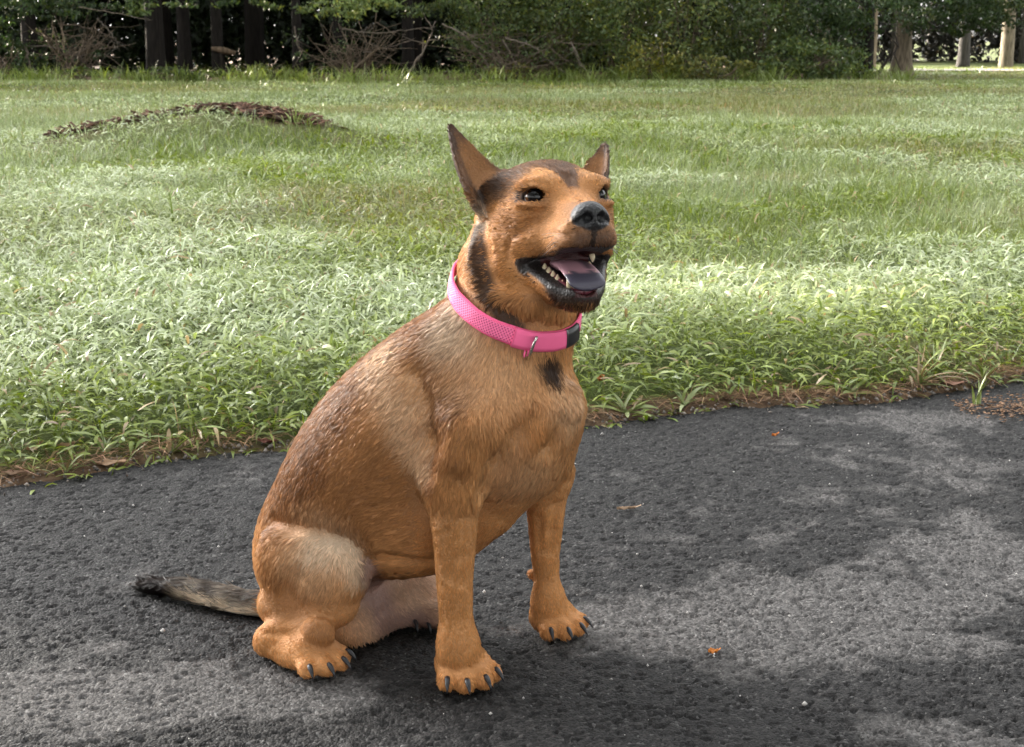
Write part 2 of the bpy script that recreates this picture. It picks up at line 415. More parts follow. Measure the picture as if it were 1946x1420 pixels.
def grass_band(y0, y1, per_m2, rows, size, thin_share, half=.50, tall=1.0, xmin=None, wing=None):
    area = half * (y1 ** 2 - y0 ** 2); n = int(area * per_m2)
    x, y = scatter(y0, y1, n, half)
    if wing is not None: k_ = np.abs(x) > wing * y; x, y = x[k_], y[k_]; n = len(x)
    if xmin is not None: x, y = x[x > xmin], y[x > xmin]; n = len(x)
    d = y - edge_y(x) - edge_rag(x)
    q = np.stack([x, y], 1)
    cl = vnoise(q, 9, 81)
    keep = (d > -.055 + .10 * (cl - .35)) & (y < wood_edge(x) + .5 + 12 * (x > 8.6))
    keep &= soil_d(x, y + .04) + (vnoise(q, 9, 45) - .5) * .5 > 1.05
    bm = bare_mask(x, y); keep &= rng.random(n) > bm * np.where(d < .25, .42, .88)
    x, y, d = x[keep], y[keep], d[keep]; n = len(x); q = np.stack([x, y], 1)
    broad, dew, olive = grass_fields(x, y)
    isb = rng.random(n) > np.clip(thin_share + .45 * (1 - broad) - .25 * broad, .03, .97)
    can = (.045 + .060 * vnoise(q, 1.3, 82) + .045 * broad * vnoise(q, 5, 83)) * np.clip(.35 + d / .35, .3, 1) * (1 - .35 * olive)
    can = can * np.interp(y, [5, 9, 14, 25], [1, .75, .5, .35])
    hgt = can * rng.random(n) ** .7
    az = rng.uniform(0, 2 * np.pi, n)
    L = np.where(isb, rng.uniform(.035, .085, n), rng.uniform(.06, .13, n)) * size * tall
    W = np.where(isb, rng.uniform(.0065, .0130, n), rng.uniform(.0022, .0042, n)) * size * np.where(isb, 1, 1.3)
    el = np.where(isb, rng.normal(.55, .35, n), rng.normal(1.15, .25, n)); dr = np.where(isb, rng.uniform(.6, 1.7, n), rng.uniform(.3, 1.5, n))
    hgt = np.where(isb, hgt, hgt * .3)
    near_e = d < .30; el = np.where(near_e & isb, el * .6, el)
    z = ground_z(x, y) + hgt
    V, F = blades(np.stack([x, y, z], 1), az, el, dr, L, W, rows, roll=rng.normal(0, .35, n))
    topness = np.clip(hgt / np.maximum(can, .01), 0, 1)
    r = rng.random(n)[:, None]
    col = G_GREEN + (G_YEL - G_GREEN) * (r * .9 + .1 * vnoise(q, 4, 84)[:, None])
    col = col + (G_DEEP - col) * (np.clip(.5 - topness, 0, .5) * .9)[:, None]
    col = col + (G_OLIVE - col) * (olive * rng.uniform(.2, .9, n))[:, None]
    dw = dew * np.where(isb, .30 + .70 * topness, .42) * (rng.random(n) ** .60) * .96 * np.interp(y, [6, 14, 30], [1.04, .95, .7])
    col = col + (G_DEW - col) * dw[:, None]
    st = rng.random(n) < (.025 + .05 * olive + .06 * (d < .2)); col = np.where(st[:, None], G_STRAW * rng.uniform(.6, 1.1, n)[:, None], col)
    col = col * rng.uniform(.78, 1.22, n)[:, None]
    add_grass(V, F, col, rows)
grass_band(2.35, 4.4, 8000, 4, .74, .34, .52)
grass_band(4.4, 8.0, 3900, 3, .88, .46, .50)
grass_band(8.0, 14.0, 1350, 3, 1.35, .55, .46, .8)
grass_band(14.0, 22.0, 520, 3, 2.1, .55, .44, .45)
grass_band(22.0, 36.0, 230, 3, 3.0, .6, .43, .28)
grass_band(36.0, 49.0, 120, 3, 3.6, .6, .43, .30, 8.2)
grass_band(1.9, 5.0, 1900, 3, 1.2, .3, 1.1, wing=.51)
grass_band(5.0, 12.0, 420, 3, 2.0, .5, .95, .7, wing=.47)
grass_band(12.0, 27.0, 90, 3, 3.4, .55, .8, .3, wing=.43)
# longer grass along the foot of the wood and in tufts on the mound
def tuft(cx, cy, n, spread, hmin, hmax, w, rows=5, shade=1.0, dewy=.2, yel=.5):
    x = cx + rng.normal(0, spread, n); y = cy + rng.normal(0, spread, n)
    az = np.arctan2(y - cy, x - cx) + rng.normal(0, .7, n)
    V, F = blades(np.stack([x, y, ground_z(x, y)], 1), az, rng.normal(1.25, .18, n), rng.uniform(.5, 1.9, n), rng.uniform(hmin, hmax, n), np.full(n, w) * rng.uniform(.7, 1.3, n), rows, roll=rng.normal(0, .4, n))
    r = rng.random(n)[:, None]; col = G_GREEN + (G_YEL - G_GREEN) * (r * yel * 1.4).clip(0, 1)
    col = col + (G_DEW - col) * (dewy * rng.random(n))[:, None]
    add_grass(V, F, col * shade * rng.uniform(.75, 1.2, n)[:, None], rows)
for k in range(190):
    x = rng.uniform(-15, 7.6); y = wood_edge(x) + rng.normal(-.05, .30)
    tuft(x, y, 26, .14, .18, .50, .012, 4, .9, .15)
for px, py in ((300, 250), (330, 246), (355, 240), (380, 248), (410, 262), (455, 266), (500, 262), (540, 205), (500, 208), (470, 206), (560, 225), (575, 285), (250, 262)):
    p_ = gnd(px, py + 34, .12); tuft(p_[0], p_[1], 34, .07, .07, .17, .009, 4, 1, .45)
for k in range(70):
    y = rng.uniform(3.4, 12); x = rng.uniform(-.42, .42) * y
    tuft(x, y, 22, .035, .10, .20, .006, 5, .9, .3, .3)
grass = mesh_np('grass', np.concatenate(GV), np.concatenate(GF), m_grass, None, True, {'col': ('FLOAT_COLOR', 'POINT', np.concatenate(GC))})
tag(grass, 'dewy pale green grass and broad-leaved weeds covering the lawn', 'grass', kind='stuff')

# dead grass and needles along the edge of the asphalt
n = 5200; x = rng.uniform(-1.9, 2.4, n); y = edge_y(x) + np.abs(rng.normal(0, .07, n)) - .012
dens = vnoise(np.stack([x, y], 1), 3.2, 91); k = rng.random(n) < np.clip((dens - .25) * 2.2, .08, 1); x, y = x[k], y[k]; n = len(x)
V, F = blades(np.stack([x, y, np.full(n, .010) + rng.uniform(0, .014, n)], 1), rng.uniform(0, 6.28, n), rng.normal(.02, .12, n), rng.uniform(-.1, .4, n), rng.uniform(.02, .075, n), rng.uniform(.0010, .0024, n), 3, shape=np.array([1, .9, .3]))
col = np.array([.33, .20, .115]) * rng.uniform(.4, 1.35, (n, 1)) * (1 + rng.normal(0, .06, (n, 3)))
m_straw = leaf_mat('straw', .1, .75, .2)
o = mesh_np('straw_litter', V, F, m_straw, None, False, {'col': ('FLOAT_COLOR', 'POINT', np.repeat(col, 6, axis=0))})
tag(o, 'dead straw and needles lying along the edge of the asphalt', 'straw', kind='stuff')
# grit: pale stone chips and bits of straw on the asphalt, brown crumbs by the right edge
bld = Build(); ico = np.array([(1, 0, 0), (-1, 0, 0), (0, 1, 0), (0, -1, 0), (0, 0, 1), (0, 0, -1)], float); icf = np.array([(0, 2, 4), (2, 1, 4), (1, 3, 4), (3, 0, 4), (2, 0, 5), (1, 2, 5), (3, 1, 5), (0, 3, 5)])
for k in range(170):
    px, py = rng.uniform(-40, 1990), rng.uniform(790, 1419) ; p = gnd(px, py)
    if p[1] > edge_y(p[0]) - .01: continue
    s = rng.uniform(.0008, .0022) * (1.9 if rng.random() < .10 else 1); c = rng.choice([.42, .30, .5, .16])
    bld.add(p + [0, 0, .0012] + ico * s * rng.uniform(.6, 1.4, (6, 3)), icf, col=np.array([c, c * .95, c * .9]))
ce = gnd(1880, 778)
for k in range(650):
    p = ce + np.array([rng.normal(.05, .10), rng.normal(0, .05), 0])
    if p[0] < ce[0] - .07: continue
    s = rng.uniform(.0015, .0046) * np.array([1.3, 1, .5])
    bld.add(p + [0, 0, .003 + rng.uniform(0, .004)] + ico * s * rng.uniform(.4, 1.6, (6, 3)), icf, col=np.array([.20, .115, .065]) * rng.uniform(.35, 1.4))
for k in range(1300):
    x = rng.uniform(-1.3, 2.0); p = np.array([x, edge_y(x) + rng.normal(-.005, .035), .004])
    s = rng.uniform(.0015, .0050); c = rng.uniform(.05, .26)
    bld.add(p + ico * s * rng.uniform(.5, 1.5, (6, 3)), icf, col=np.array([c, c * .86, c * .74]))
m_grit, nt, b = mat_new('grit'); a_ = nt.nodes.new('ShaderNodeAttribute'); a_.attribute_name = 'col'; nt.links.new(a_.outputs['Color'], b.inputs['Base Color']); b.inputs['Roughness'].default_value = .8
o = bld.make('grit', m_grit); tag(o, 'pale grit and brown crumbs scattered over the asphalt', 'grit', kind='stuff')
# ================================================================== the wood
m_bark, nt, b = mat_new('bark'); b.inputs['Roughness'].default_value = .95; b.inputs['Specular IOR Level'].default_value = .2
a_ = nt.nodes.new('ShaderNodeAttribute'); a_.attribute_name = 'col'; tc = nt.nodes.new('ShaderNodeTexCoord')
mp = nt.nodes.new('ShaderNodeMapping'); mp.inputs['Scale'].default_value = (14, 14, 2.2); nt.links.new(tc.outputs['Object'], mp.inputs['Vector'])
nz = nt.nodes.new('ShaderNodeTexNoise'); nz.inputs['Scale'].default_value = 1.6; nz.inputs['Detail'].default_value = 6; nt.links.new(mp.outputs[0], nz.inputs['Vector'])
rp = ramp(nt, [(.3, (.45, .45, .45)), (.7, (1.35, 1.35, 1.35))], nz.outputs['Fac'])
mx = nt.nodes.new('ShaderNodeMix'); mx.data_type = 'RGBA'; mx.blend_type = 'MULTIPLY'; mx.inputs[0].default_value = 1; nt.links.new(a_.outputs['Color'], mx.inputs[6]); nt.links.new(rp.outputs[0], mx.inputs[7]); nt.links.new(mx.outputs[2], b.inputs['Base Color'])
bp = nt.nodes.new('ShaderNodeBump'); bp.inputs['Strength'].default_value = .9; bp.inputs['Distance'].default_value = .03; nt.links.new(nz.outputs['Fac'], bp.inputs['Height']); nt.links.new(bp.outputs[0], b.inputs['Normal'])

def leafcloud(n, c, r, size, g=None, shell=.5, hang=.3, aspect=2.0, cut=None):
    """n leaf faces (folded diamonds) in clumps through an ellipsoid"""
    g = g or rng
    k = max(6, n // 55)
    d = g.normal(size=(k, 3)); d /= np.linalg.norm(d, axis=1)[:, None]
    cc = d * (g.random(k) ** (1 / 3 * (1 - shell) + .12 * shell))[:, None]
    ci = g.integers(0, k, n); csz = g.uniform(.10, .26, k)
    P = cc[ci] + g.normal(size=(n, 3)) * csz[ci][:, None] * .75
    P = np.asarray(c) + P * np.asarray(r)
    if cut is not None:
        P = P[cut(P)]; ci = ci[:len(P)]
    n = len(P)
    a = g.normal(size=(n, 3)); a[:, 2] -= hang; a /= np.linalg.norm(a, axis=1)[:, None]
    b_ = np.cross(a, g.normal(size=(n, 3))); b_ /= np.linalg.norm(b_, axis=1)[:, None]; nn = np.cross(a, b_)
    s = size * g.uniform(.6, 1.35, n)[:, None]
    V = np.stack([P - a * s * .5, P + b_ * s / aspect * .5 + nn * s * .08, P + a * s * .5, P - b_ * s / aspect * .5 + nn * s * .08], 1).reshape(-1, 3)
    F = np.arange(n * 4).reshape(-1, 4)
    F3 = np.concatenate([F[:, [0, 1, 2]], F[:, [0, 2, 3]]])
    tone = g.uniform(.75, 1.25, k)[ci]
    return V, F3, tone
def crown_cols(tone, base, g=None, yel=.25, sd=.16):
    g = g or rng; n = len(tone)
    col = np.asarray(base) * tone[:, None] * g.normal(1, sd, (n, 1)).clip(.4, 1.7)
    m = g.random(n) < yel; col = np.where(m[:, None], col * np.array([1.7, 1.35, .9]), col)
    return np.repeat(col, 4, axis=0)
def limb(p, q, r0, r1, g=None, wob=.06, k=7):
    g = g or rng; p, q = np.array(p, float), np.array(q, float); t = np.linspace(0, 1, k)[:, None]; L = np.linalg.norm(q - p)
    off = np.cumsum(g.normal(0, wob * L / k, (k, 3)), 0) * np.sin(np.pi * t * .5); off[0] = 0
    P = p + (q - p) * t + off
    return P, r0 + (r1 - r0) * t[:, 0] ** .8
BARK = np.array([.012, .0098, .008]); GREENS = [np.array([.050, .085, .022]), np.array([.060, .100, .030]), np.array([.080, .120, .032]), np.array([.040, .070, .026])]

def tree(px, Y, r, height, label, bark=BARK, leaf=GREENS[0], nleaf=5500, crown_low=3.5, crown_r=3.4, lean=0.0, leafsize=.19, low=None, name='tree', flare=1.35):
    Y = Y * .92
    x = (px - 973) / PIX * (Y * COSP + CAM_H * SINP); z0 = float(ground_z(np.array([x]), np.array([Y]))[0]) - .05
    g = np.random.default_rng(abs(int(px * 7 + Y * 13)))
    root = empty(name, (x, Y, z0)); tag(root, label, 'tree', 'trees at the edge of the wood')
    t = np.linspace(0, 1, 22) ** 1.5; P = np.stack([lean * t * height * .2 + .05 * r * np.sin(t * 30), .03 * np.sin(t * 9), t * height * .92], 1)
    R = r * (1 - .85 * t); R[:5] *= np.array([flare, 1 + (flare - 1) * .55, 1 + (flare - 1) * .2, 1.03, 1.0])
    bld = Build(); V, F, Fc = tube(P, R, 14)
    ang = np.arctan2(V[:, 1], V[:, 0]); V[:, :2] *= (1 + .06 * np.sin(ang * 5 + V[:, 2:3].ravel()) + .04 * np.sin(ang * 9))[:, None] if abs(lean) < .01 else 1
    bld.add(V, F, Fc, col=bark)
    for k in range(9):
        h = g.uniform(max(1.9, crown_low * .7), height * .8); a = g.uniform(0, 6.28); Ln = crown_r * g.uniform(.6, 1)
        p0 = np.array([np.interp(h, P[:, 2], P[:, 0]), 0, h]); Q, rr = limb(p0, p0 + [math.cos(a) * Ln, math.sin(a) * Ln, Ln * .45], r * .30, r * .05, g)
        bld.add(*tube(Q, rr, 6), col=bark)
    bld.make('trunk', m_bark, root, True)
    cr = Build(); top = height - crown_low
    V, F, tone = leafcloud(nleaf, (lean * height * .12, 0, crown_low + top * .52), (crown_r, crown_r, top * .56), leafsize, g, .35, cut=lambda P: P[:, 2] > 2.4)
    cr.add(V, F, col=crown_cols(tone, leaf, g))
    if low:
        for (lx, lz, ly, rx, rz, n_, sz, base) in low:       # low boughs that hang into the picture
            c = np.array([(lx - px) / PIX * (Y * COSP), ly, 0]); c[2] = CAM_H + (Y + ly) * math.tan(-PITCH + math.atan((710 - lz) / PIX)) - z0
            V, F, tone = leafcloud(n_, c, np.array([rx, .8, rz]) * [Y / PIX, 1, Y / PIX], sz, g, .2, .6, 2.3)
            cr.add(V, F, col=crown_cols(tone, base, g, .2, .22))
    cr.make('crown', m_leaf, root)
    return root
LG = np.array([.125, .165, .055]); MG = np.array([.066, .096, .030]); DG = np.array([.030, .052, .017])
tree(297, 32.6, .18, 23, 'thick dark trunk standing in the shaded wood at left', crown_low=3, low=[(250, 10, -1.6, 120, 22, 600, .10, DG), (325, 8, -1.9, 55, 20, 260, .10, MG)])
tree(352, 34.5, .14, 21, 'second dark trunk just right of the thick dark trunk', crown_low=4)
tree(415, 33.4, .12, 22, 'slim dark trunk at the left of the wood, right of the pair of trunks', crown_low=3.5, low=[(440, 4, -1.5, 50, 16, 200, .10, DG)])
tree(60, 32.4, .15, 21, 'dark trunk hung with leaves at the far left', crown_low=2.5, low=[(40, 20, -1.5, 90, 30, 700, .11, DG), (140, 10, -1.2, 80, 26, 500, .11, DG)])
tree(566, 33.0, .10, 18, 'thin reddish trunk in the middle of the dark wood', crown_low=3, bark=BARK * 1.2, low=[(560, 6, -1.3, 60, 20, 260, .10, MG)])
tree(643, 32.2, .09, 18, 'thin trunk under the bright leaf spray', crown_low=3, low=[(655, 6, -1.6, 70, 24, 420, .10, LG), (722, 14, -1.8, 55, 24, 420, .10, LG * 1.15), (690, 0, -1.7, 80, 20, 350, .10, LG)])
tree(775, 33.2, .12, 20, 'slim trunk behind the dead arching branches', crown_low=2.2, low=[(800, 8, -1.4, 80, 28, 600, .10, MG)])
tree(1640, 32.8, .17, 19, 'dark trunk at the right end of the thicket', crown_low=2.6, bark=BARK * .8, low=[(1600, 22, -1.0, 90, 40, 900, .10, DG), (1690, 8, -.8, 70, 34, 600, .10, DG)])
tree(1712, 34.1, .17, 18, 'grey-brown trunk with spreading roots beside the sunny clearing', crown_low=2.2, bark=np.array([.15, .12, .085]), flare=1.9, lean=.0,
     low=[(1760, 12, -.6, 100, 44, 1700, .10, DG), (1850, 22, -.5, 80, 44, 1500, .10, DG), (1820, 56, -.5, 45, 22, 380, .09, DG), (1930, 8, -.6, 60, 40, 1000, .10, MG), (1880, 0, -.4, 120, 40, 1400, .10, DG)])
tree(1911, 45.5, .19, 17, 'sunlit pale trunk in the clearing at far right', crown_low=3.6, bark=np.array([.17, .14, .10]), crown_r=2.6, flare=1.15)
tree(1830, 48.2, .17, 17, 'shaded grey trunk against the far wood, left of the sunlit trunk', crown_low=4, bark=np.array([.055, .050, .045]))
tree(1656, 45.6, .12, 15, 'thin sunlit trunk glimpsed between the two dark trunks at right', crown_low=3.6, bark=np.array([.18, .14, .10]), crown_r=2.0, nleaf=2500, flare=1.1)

# ---- shrubs and thickets: leaves on a skeleton of stems
def shrub(pxl, pxr, pyt, Y, depth, n, size, base, label, pyb=None, stems=9, yel=.2, hang=.3, name='shrub'):
    Y = Y * .92
    xl, xr = [(p - 973) / PIX * (Y * COSP + .2) for p in (pxl, pxr)]; ztop = CAM_H + Y * math.tan(-PITCH + math.atan((710 - pyt) / PIX)); xc = (xl + xr) / 2; rx = (xr - xl) / 2
    g = np.random.default_rng(abs(int(pxl * 3 + pxr))); z0 = float(ground_z(np.array([xc]), np.array([Y]))[0])
    root = empty(name, (xc, Y, z0)); tag(root, label, 'shrub', 'shrubs along the edge of the wood')
    h = ztop - z0; bld = Build()
    for k in range(stems):
        a = g.uniform(0, 6.28); rr = g.uniform(.3, .95)
        Q, r_ = limb((g.normal(0, .12 * rx), g.normal(0, .12), 0), (math.cos(a) * rx * rr, math.sin(a) * depth * rr, h * g.uniform(.5, .95)), g.uniform(.012, .028), .004, g, .18, 9)
        bld.add(*tube(Q, r_, 5), col=np.array([.14, .105, .075]) * g.uniform(.6, 1.3))
        for m in range(3):
            q0 = Q[g.integers(3, 8)]; Q2, r2 = limb(q0, q0 + g.normal(0, .35, 3) * [rx, depth, h * .6], .009, .003, g, .2, 6); bld.add(*tube(Q2, r2, 4), col=np.array([.15, .115, .085]) * g.uniform(.6, 1.3))
    bld.make('stems', m_bark, root, True)
    V, F, tone = leafcloud(int(n * 1.25), (0, 0, h * .5), (rx, depth, h * .54), size, g, .55, hang, 1.9)
    V[:, 2] = np.maximum(V[:, 2], .01)
    Build().add(V, F, col=crown_cols(tone, base, g, yel, .22)).make('foliage', m_leaf, root)
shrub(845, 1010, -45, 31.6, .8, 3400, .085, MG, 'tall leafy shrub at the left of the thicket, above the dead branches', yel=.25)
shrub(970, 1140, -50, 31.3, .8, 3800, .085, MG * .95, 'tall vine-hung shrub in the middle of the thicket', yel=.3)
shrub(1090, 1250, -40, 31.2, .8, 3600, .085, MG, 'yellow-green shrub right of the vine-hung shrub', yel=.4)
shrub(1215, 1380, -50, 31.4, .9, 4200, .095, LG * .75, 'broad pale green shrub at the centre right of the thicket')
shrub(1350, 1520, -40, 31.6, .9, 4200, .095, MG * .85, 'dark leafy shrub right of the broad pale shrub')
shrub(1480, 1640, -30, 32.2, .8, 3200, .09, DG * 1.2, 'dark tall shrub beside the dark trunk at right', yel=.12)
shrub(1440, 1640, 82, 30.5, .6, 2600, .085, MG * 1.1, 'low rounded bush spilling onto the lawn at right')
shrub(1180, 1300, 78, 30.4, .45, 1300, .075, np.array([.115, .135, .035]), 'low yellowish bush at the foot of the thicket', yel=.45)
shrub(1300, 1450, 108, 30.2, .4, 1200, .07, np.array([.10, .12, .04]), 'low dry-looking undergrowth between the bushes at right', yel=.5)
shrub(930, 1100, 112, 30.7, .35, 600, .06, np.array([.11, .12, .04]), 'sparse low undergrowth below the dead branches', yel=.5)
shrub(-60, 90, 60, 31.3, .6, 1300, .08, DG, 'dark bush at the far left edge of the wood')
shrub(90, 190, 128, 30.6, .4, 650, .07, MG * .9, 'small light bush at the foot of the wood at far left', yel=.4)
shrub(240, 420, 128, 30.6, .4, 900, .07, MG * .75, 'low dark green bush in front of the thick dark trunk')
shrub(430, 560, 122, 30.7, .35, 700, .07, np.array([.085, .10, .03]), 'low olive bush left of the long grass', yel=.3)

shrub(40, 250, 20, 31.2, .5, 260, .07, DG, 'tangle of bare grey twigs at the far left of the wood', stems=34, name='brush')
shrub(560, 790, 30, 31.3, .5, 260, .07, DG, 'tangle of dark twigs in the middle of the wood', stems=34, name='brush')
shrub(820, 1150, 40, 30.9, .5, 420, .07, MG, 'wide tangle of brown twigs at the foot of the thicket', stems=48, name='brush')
# ---- dead branches tangled at the edge of the wood
def dead(pts, Y, r, label, twigs=6, col=(.15, .122, .10), spread=40, dy=0.0):
    Y = Y * .92
    P = np.array([at(a, b_, Y + dy * i) for i, (a, b_) in enumerate(pts)]); base = np.array([P[0, 0], P[0, 1], 0]); P = P - base
    g = np.random.default_rng(abs(int(pts[0][0] * 5 + pts[0][1])))
    root = empty('dead_branch', base); tag(root, label, 'branch', 'dead branches at the edge of the wood')
    t = np.linspace(0, 1, 16); k = np.linspace(0, 1, len(P)); Q = np.stack([np.interp(t, k, P[:, i]) for i in range(3)], 1)
    for _ in range(2): Q[1:-1] = (Q[:-2] + 2 * Q[1:-1] + Q[2:]) / 4
    Q[1:-1] += g.normal(0, .012, Q[1:-1].shape)
    bld = Build(); bld.add(*tube(Q, r * (1 - .75 * t), 7), col=col); bld.make('branch', m_bark, root, True)
    for m in range(twigs):
        i = g.integers(3, 14); d = (Q[i] - Q[i - 1]); d /= np.linalg.norm(d); e = d * g.uniform(.3, 1) + g.normal(0, .7, 3) * [1, .5, .8]
        q2, r2 = limb(Q[i], Q[i] + e * spread * Y / PIX * g.uniform(.5, 1.3), r * .45, r * .12, g, .25, 7); Build().add(*tube(q2, r2, 5), col=np.array(col) * g.uniform(.8, 1.25)).make('twig', m_bark, root, True)
dead([(768, 155), (790, 120), (815, 75), (828, 40)], 30.9, .030, 'grey dead branch leaning up to the right below the tall shrub')
dead([(650, 55), (700, 62), (770, 60), (830, 50)], 30.8, .018, 'long dead branch hanging level under the bright leaf spray', 5)
dead([(840, 45), (890, 70), (920, 110), (940, 150)], 30.7, .020, 'arching dead branch at the left of the thicket', 7)
dead([(880, 60), (930, 85), (960, 125), (990, 150)], 30.8, .017, 'thin arching dead branch right of the first arching one', 6)
dead([(960, 72), (1010, 85), (1050, 120), (1085, 150)], 30.6, .022, 'long arching dead branch in the middle of the thicket', 8)
dead([(955, 75), (975, 110), (985, 150)], 30.7, .022, 'short steep dead stem below the vine-hung shrub', 4)
dead([(1085, 80), (1100, 120), (1115, 152)], 30.6, .018, 'bent dead stem under the yellow-green shrub', 5)
dead([(1090, 90), (1110, 130), (1140, 155)], 30.55, .015, 'thin dead stem crossing the bent stem', 4)
dead([(45, 88), (95, 88), (140, 105), (170, 125)], 31.0, .020, 'pale dead branch arching over the far left undergrowth', 6, (.10, .082, .068))
dead([(48, 85), (55, 120), (65, 155)], 30.9, .024, 'upright dead stem at the far left', 3, (.11, .09, .072))
dead([(110, 45), (160, 50), (200, 65), (225, 80)], 31.2, .016, 'thin dead branch in the shadow at far left', 5, (.13, .10, .08))
dead([(185, 35), (205, 55), (222, 80), (228, 98)], 30.9, .018, 'hanging dead branch left of the thick dark trunk', 5, (.10, .085, .07))
dead([(150, 14), (220, 24), (285, 38)], 31.0, .014, 'level dead branch near the top of the wood at left', 3, (.16, .13, .10))
dead([(560, 50), (566, 90), (585, 110)], 30.9, .018, 'crooked dead stem in the middle of the dark wood', 4, (.085, .067, .056))
dead([(690, 100), (730, 92), (780, 78)], 31.2, .013, 'thin dead branch low in the shadow left of the leaning branch', 4, (.15, .12, .10))
dead([(1660, 148), (1690, 110), (1708, 90), (1700, 60)], 33.2, .045, 'crooked dark stem between the two trunks at right', 5, (.05, .042, .036))
# log lying in the wood
P = [at(402, 92, 30.6), at(425, 96, 30.6), at(448, 101, 30.65)]; base = np.array([P[0][0], P[0][1], 0]); lg = empty('fallen_log', base); tag(lg, 'broken pale log propped in the dark wood', 'log')
bld = Build(); bld.add(*tube(np.array(P) - base, [.04, .075, .045], 10), col=(.12, .085, .055)); bld.make('wood', m_bark, lg, True)
bld = Build(); bld.add(*tube([np.array(P[1]) - base - [.05, 0, 0], np.array([P[1][0] - base[0] - .08, 0.02, .0])], [.03, .04], 8), col=(.02, .016, .012)); bld.make('stub', m_bark, lg, True)

# ---- the wood behind, one mass of trunks, crowns and undergrowth
def woodland(name, label, spots, hmin, hmax, leafs, und, trunkcol, leafcol, undcol, seed, und_size=.22):
    g = np.random.default_rng(seed); tr = Build(); lf = Build()
    for (x, y) in spots:
        h = g.uniform(hmin, hmax); r = g.uniform(.09, .24); z0 = float(ground_z(np.array([x]), np.array([y]))[0]) - .1
        V, F, Fc = tube([(x + .3 * g.normal() * t, y, z0 + t * h * .9) for t in np.linspace(0, 1, 6)], r * np.linspace(1, .2, 6), 7); tr.add(V, F, Fc, col=trunkcol * g.uniform(.6, 1.2))
        V, F, tone = leafcloud(leafs, (x, y, z0 + h * .60), (g.uniform(2.6, 3.8), g.uniform(2.4, 3.4), h * .42), .62, g, .25); lf.add(V, F, col=crown_cols(tone, leafcol, g))
    for (x, y, rx, ry, h, n) in und:
        z0 = float(ground_z(np.array([x]), np.array([y]))[0])
        V, F, tone = leafcloud(n, (x, y, z0 + h * .45), (rx, ry, h * .55), und_size, g, .2); V[:, 2] = np.maximum(V[:, 2], z0 - .05); lf.add(V, F, col=crown_cols(tone, undcol, g, .08))
    r = empty(name, (0, 0, 0)); tag(r, label, 'wood', kind='stuff')
    a = tr.make('trunks', m_bark, r, True); b_ = lf.make('leaves', m_leaf, r); a['kind'] = 'stuff'; b_['kind'] = 'stuff'
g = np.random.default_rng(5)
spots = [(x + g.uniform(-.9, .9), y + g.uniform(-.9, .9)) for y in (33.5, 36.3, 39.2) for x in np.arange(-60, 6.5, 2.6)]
# unseen trees added beside and behind the camera to block the low sky
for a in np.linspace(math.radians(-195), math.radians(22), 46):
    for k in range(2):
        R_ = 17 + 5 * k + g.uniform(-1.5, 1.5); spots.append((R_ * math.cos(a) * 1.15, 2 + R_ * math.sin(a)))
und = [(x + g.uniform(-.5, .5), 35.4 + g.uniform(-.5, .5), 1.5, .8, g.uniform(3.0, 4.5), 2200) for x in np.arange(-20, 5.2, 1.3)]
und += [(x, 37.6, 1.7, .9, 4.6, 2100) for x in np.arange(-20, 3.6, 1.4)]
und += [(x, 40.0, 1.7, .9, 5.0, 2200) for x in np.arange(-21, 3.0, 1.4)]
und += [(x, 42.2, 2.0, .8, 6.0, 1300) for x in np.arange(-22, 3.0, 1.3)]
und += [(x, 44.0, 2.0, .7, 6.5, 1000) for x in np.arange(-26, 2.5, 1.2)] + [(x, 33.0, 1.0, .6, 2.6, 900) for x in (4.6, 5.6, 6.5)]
woodland('woodland', 'deep shaded wood closing the lawn at the back left, and unseen trees added around the camera', spots, 20, 25, 620, und, BARK, DG, DG * .40, 11, .20)
spots = [(x + g.uniform(-.8, .8), y + g.uniform(-.8, .8)) for y in (50.5, 54, 58) for x in np.arange(8.5, 44, 2.8)]
und = [(x, 53.0 + g.uniform(-1.5, 1.5), 2.0, 1.2, g.uniform(5, 6.5), 1900) for x in np.arange(7, 34, 1.5)]
und += [(x, 56.5, 2.2, 1.2, 7, 1200) for x in np.arange(7, 36, 1.7)]
woodland('far_woodland', 'hazy grey-brown wood beyond the sunny clearing at right', spots, 11, 15, 300, und, np.array([.10, .09, .08]), np.array([.045, .055, .03]), np.array([.030, .029, .025]), 12, .27)

# ---- gravel lane across the clearing
x0 = 8.0; n = 40; xs = np.linspace(9.0, 40, n); V = []
for x in xs:
    w = 1.1; yc = 37.2 + .02 * (x - 12)
    for s in (-1, 0, 1): V.append((x, yc + s * w, float(ground_z(np.array([x]), np.array([yc + s * w]))[0]) + .035))
i, j = np.meshgrid(np.arange(n - 1), np.arange(2), indexing='ij'); F = np.stack([i * 3 + j, (i + 1) * 3 + j, (i + 1) * 3 + j + 1, i * 3 + j + 1], -1).reshape(-1, 4)
m_grav, nt, b = mat_new('gravel'); nz = nt.nodes.new('ShaderNodeTexNoise'); nz.inputs['Scale'].default_value = 6; nz.inputs['Detail'].default_value = 8; tc = nt.nodes.new('ShaderNodeTexCoord'); nt.links.new(tc.outputs['Object'], nz.inputs['Vector'])
rp = ramp(nt, [(.3, (.22, .19, .18)), (.7, (.36, .31, .30))], nz.outputs['Fac']); nt.links.new(rp.outputs[0], b.inputs['Base Color']); b.inputs['Roughness'].default_value = .9
o = mesh_np('lane', V, F, m_grav, None, True); tag(o, kind='structure')

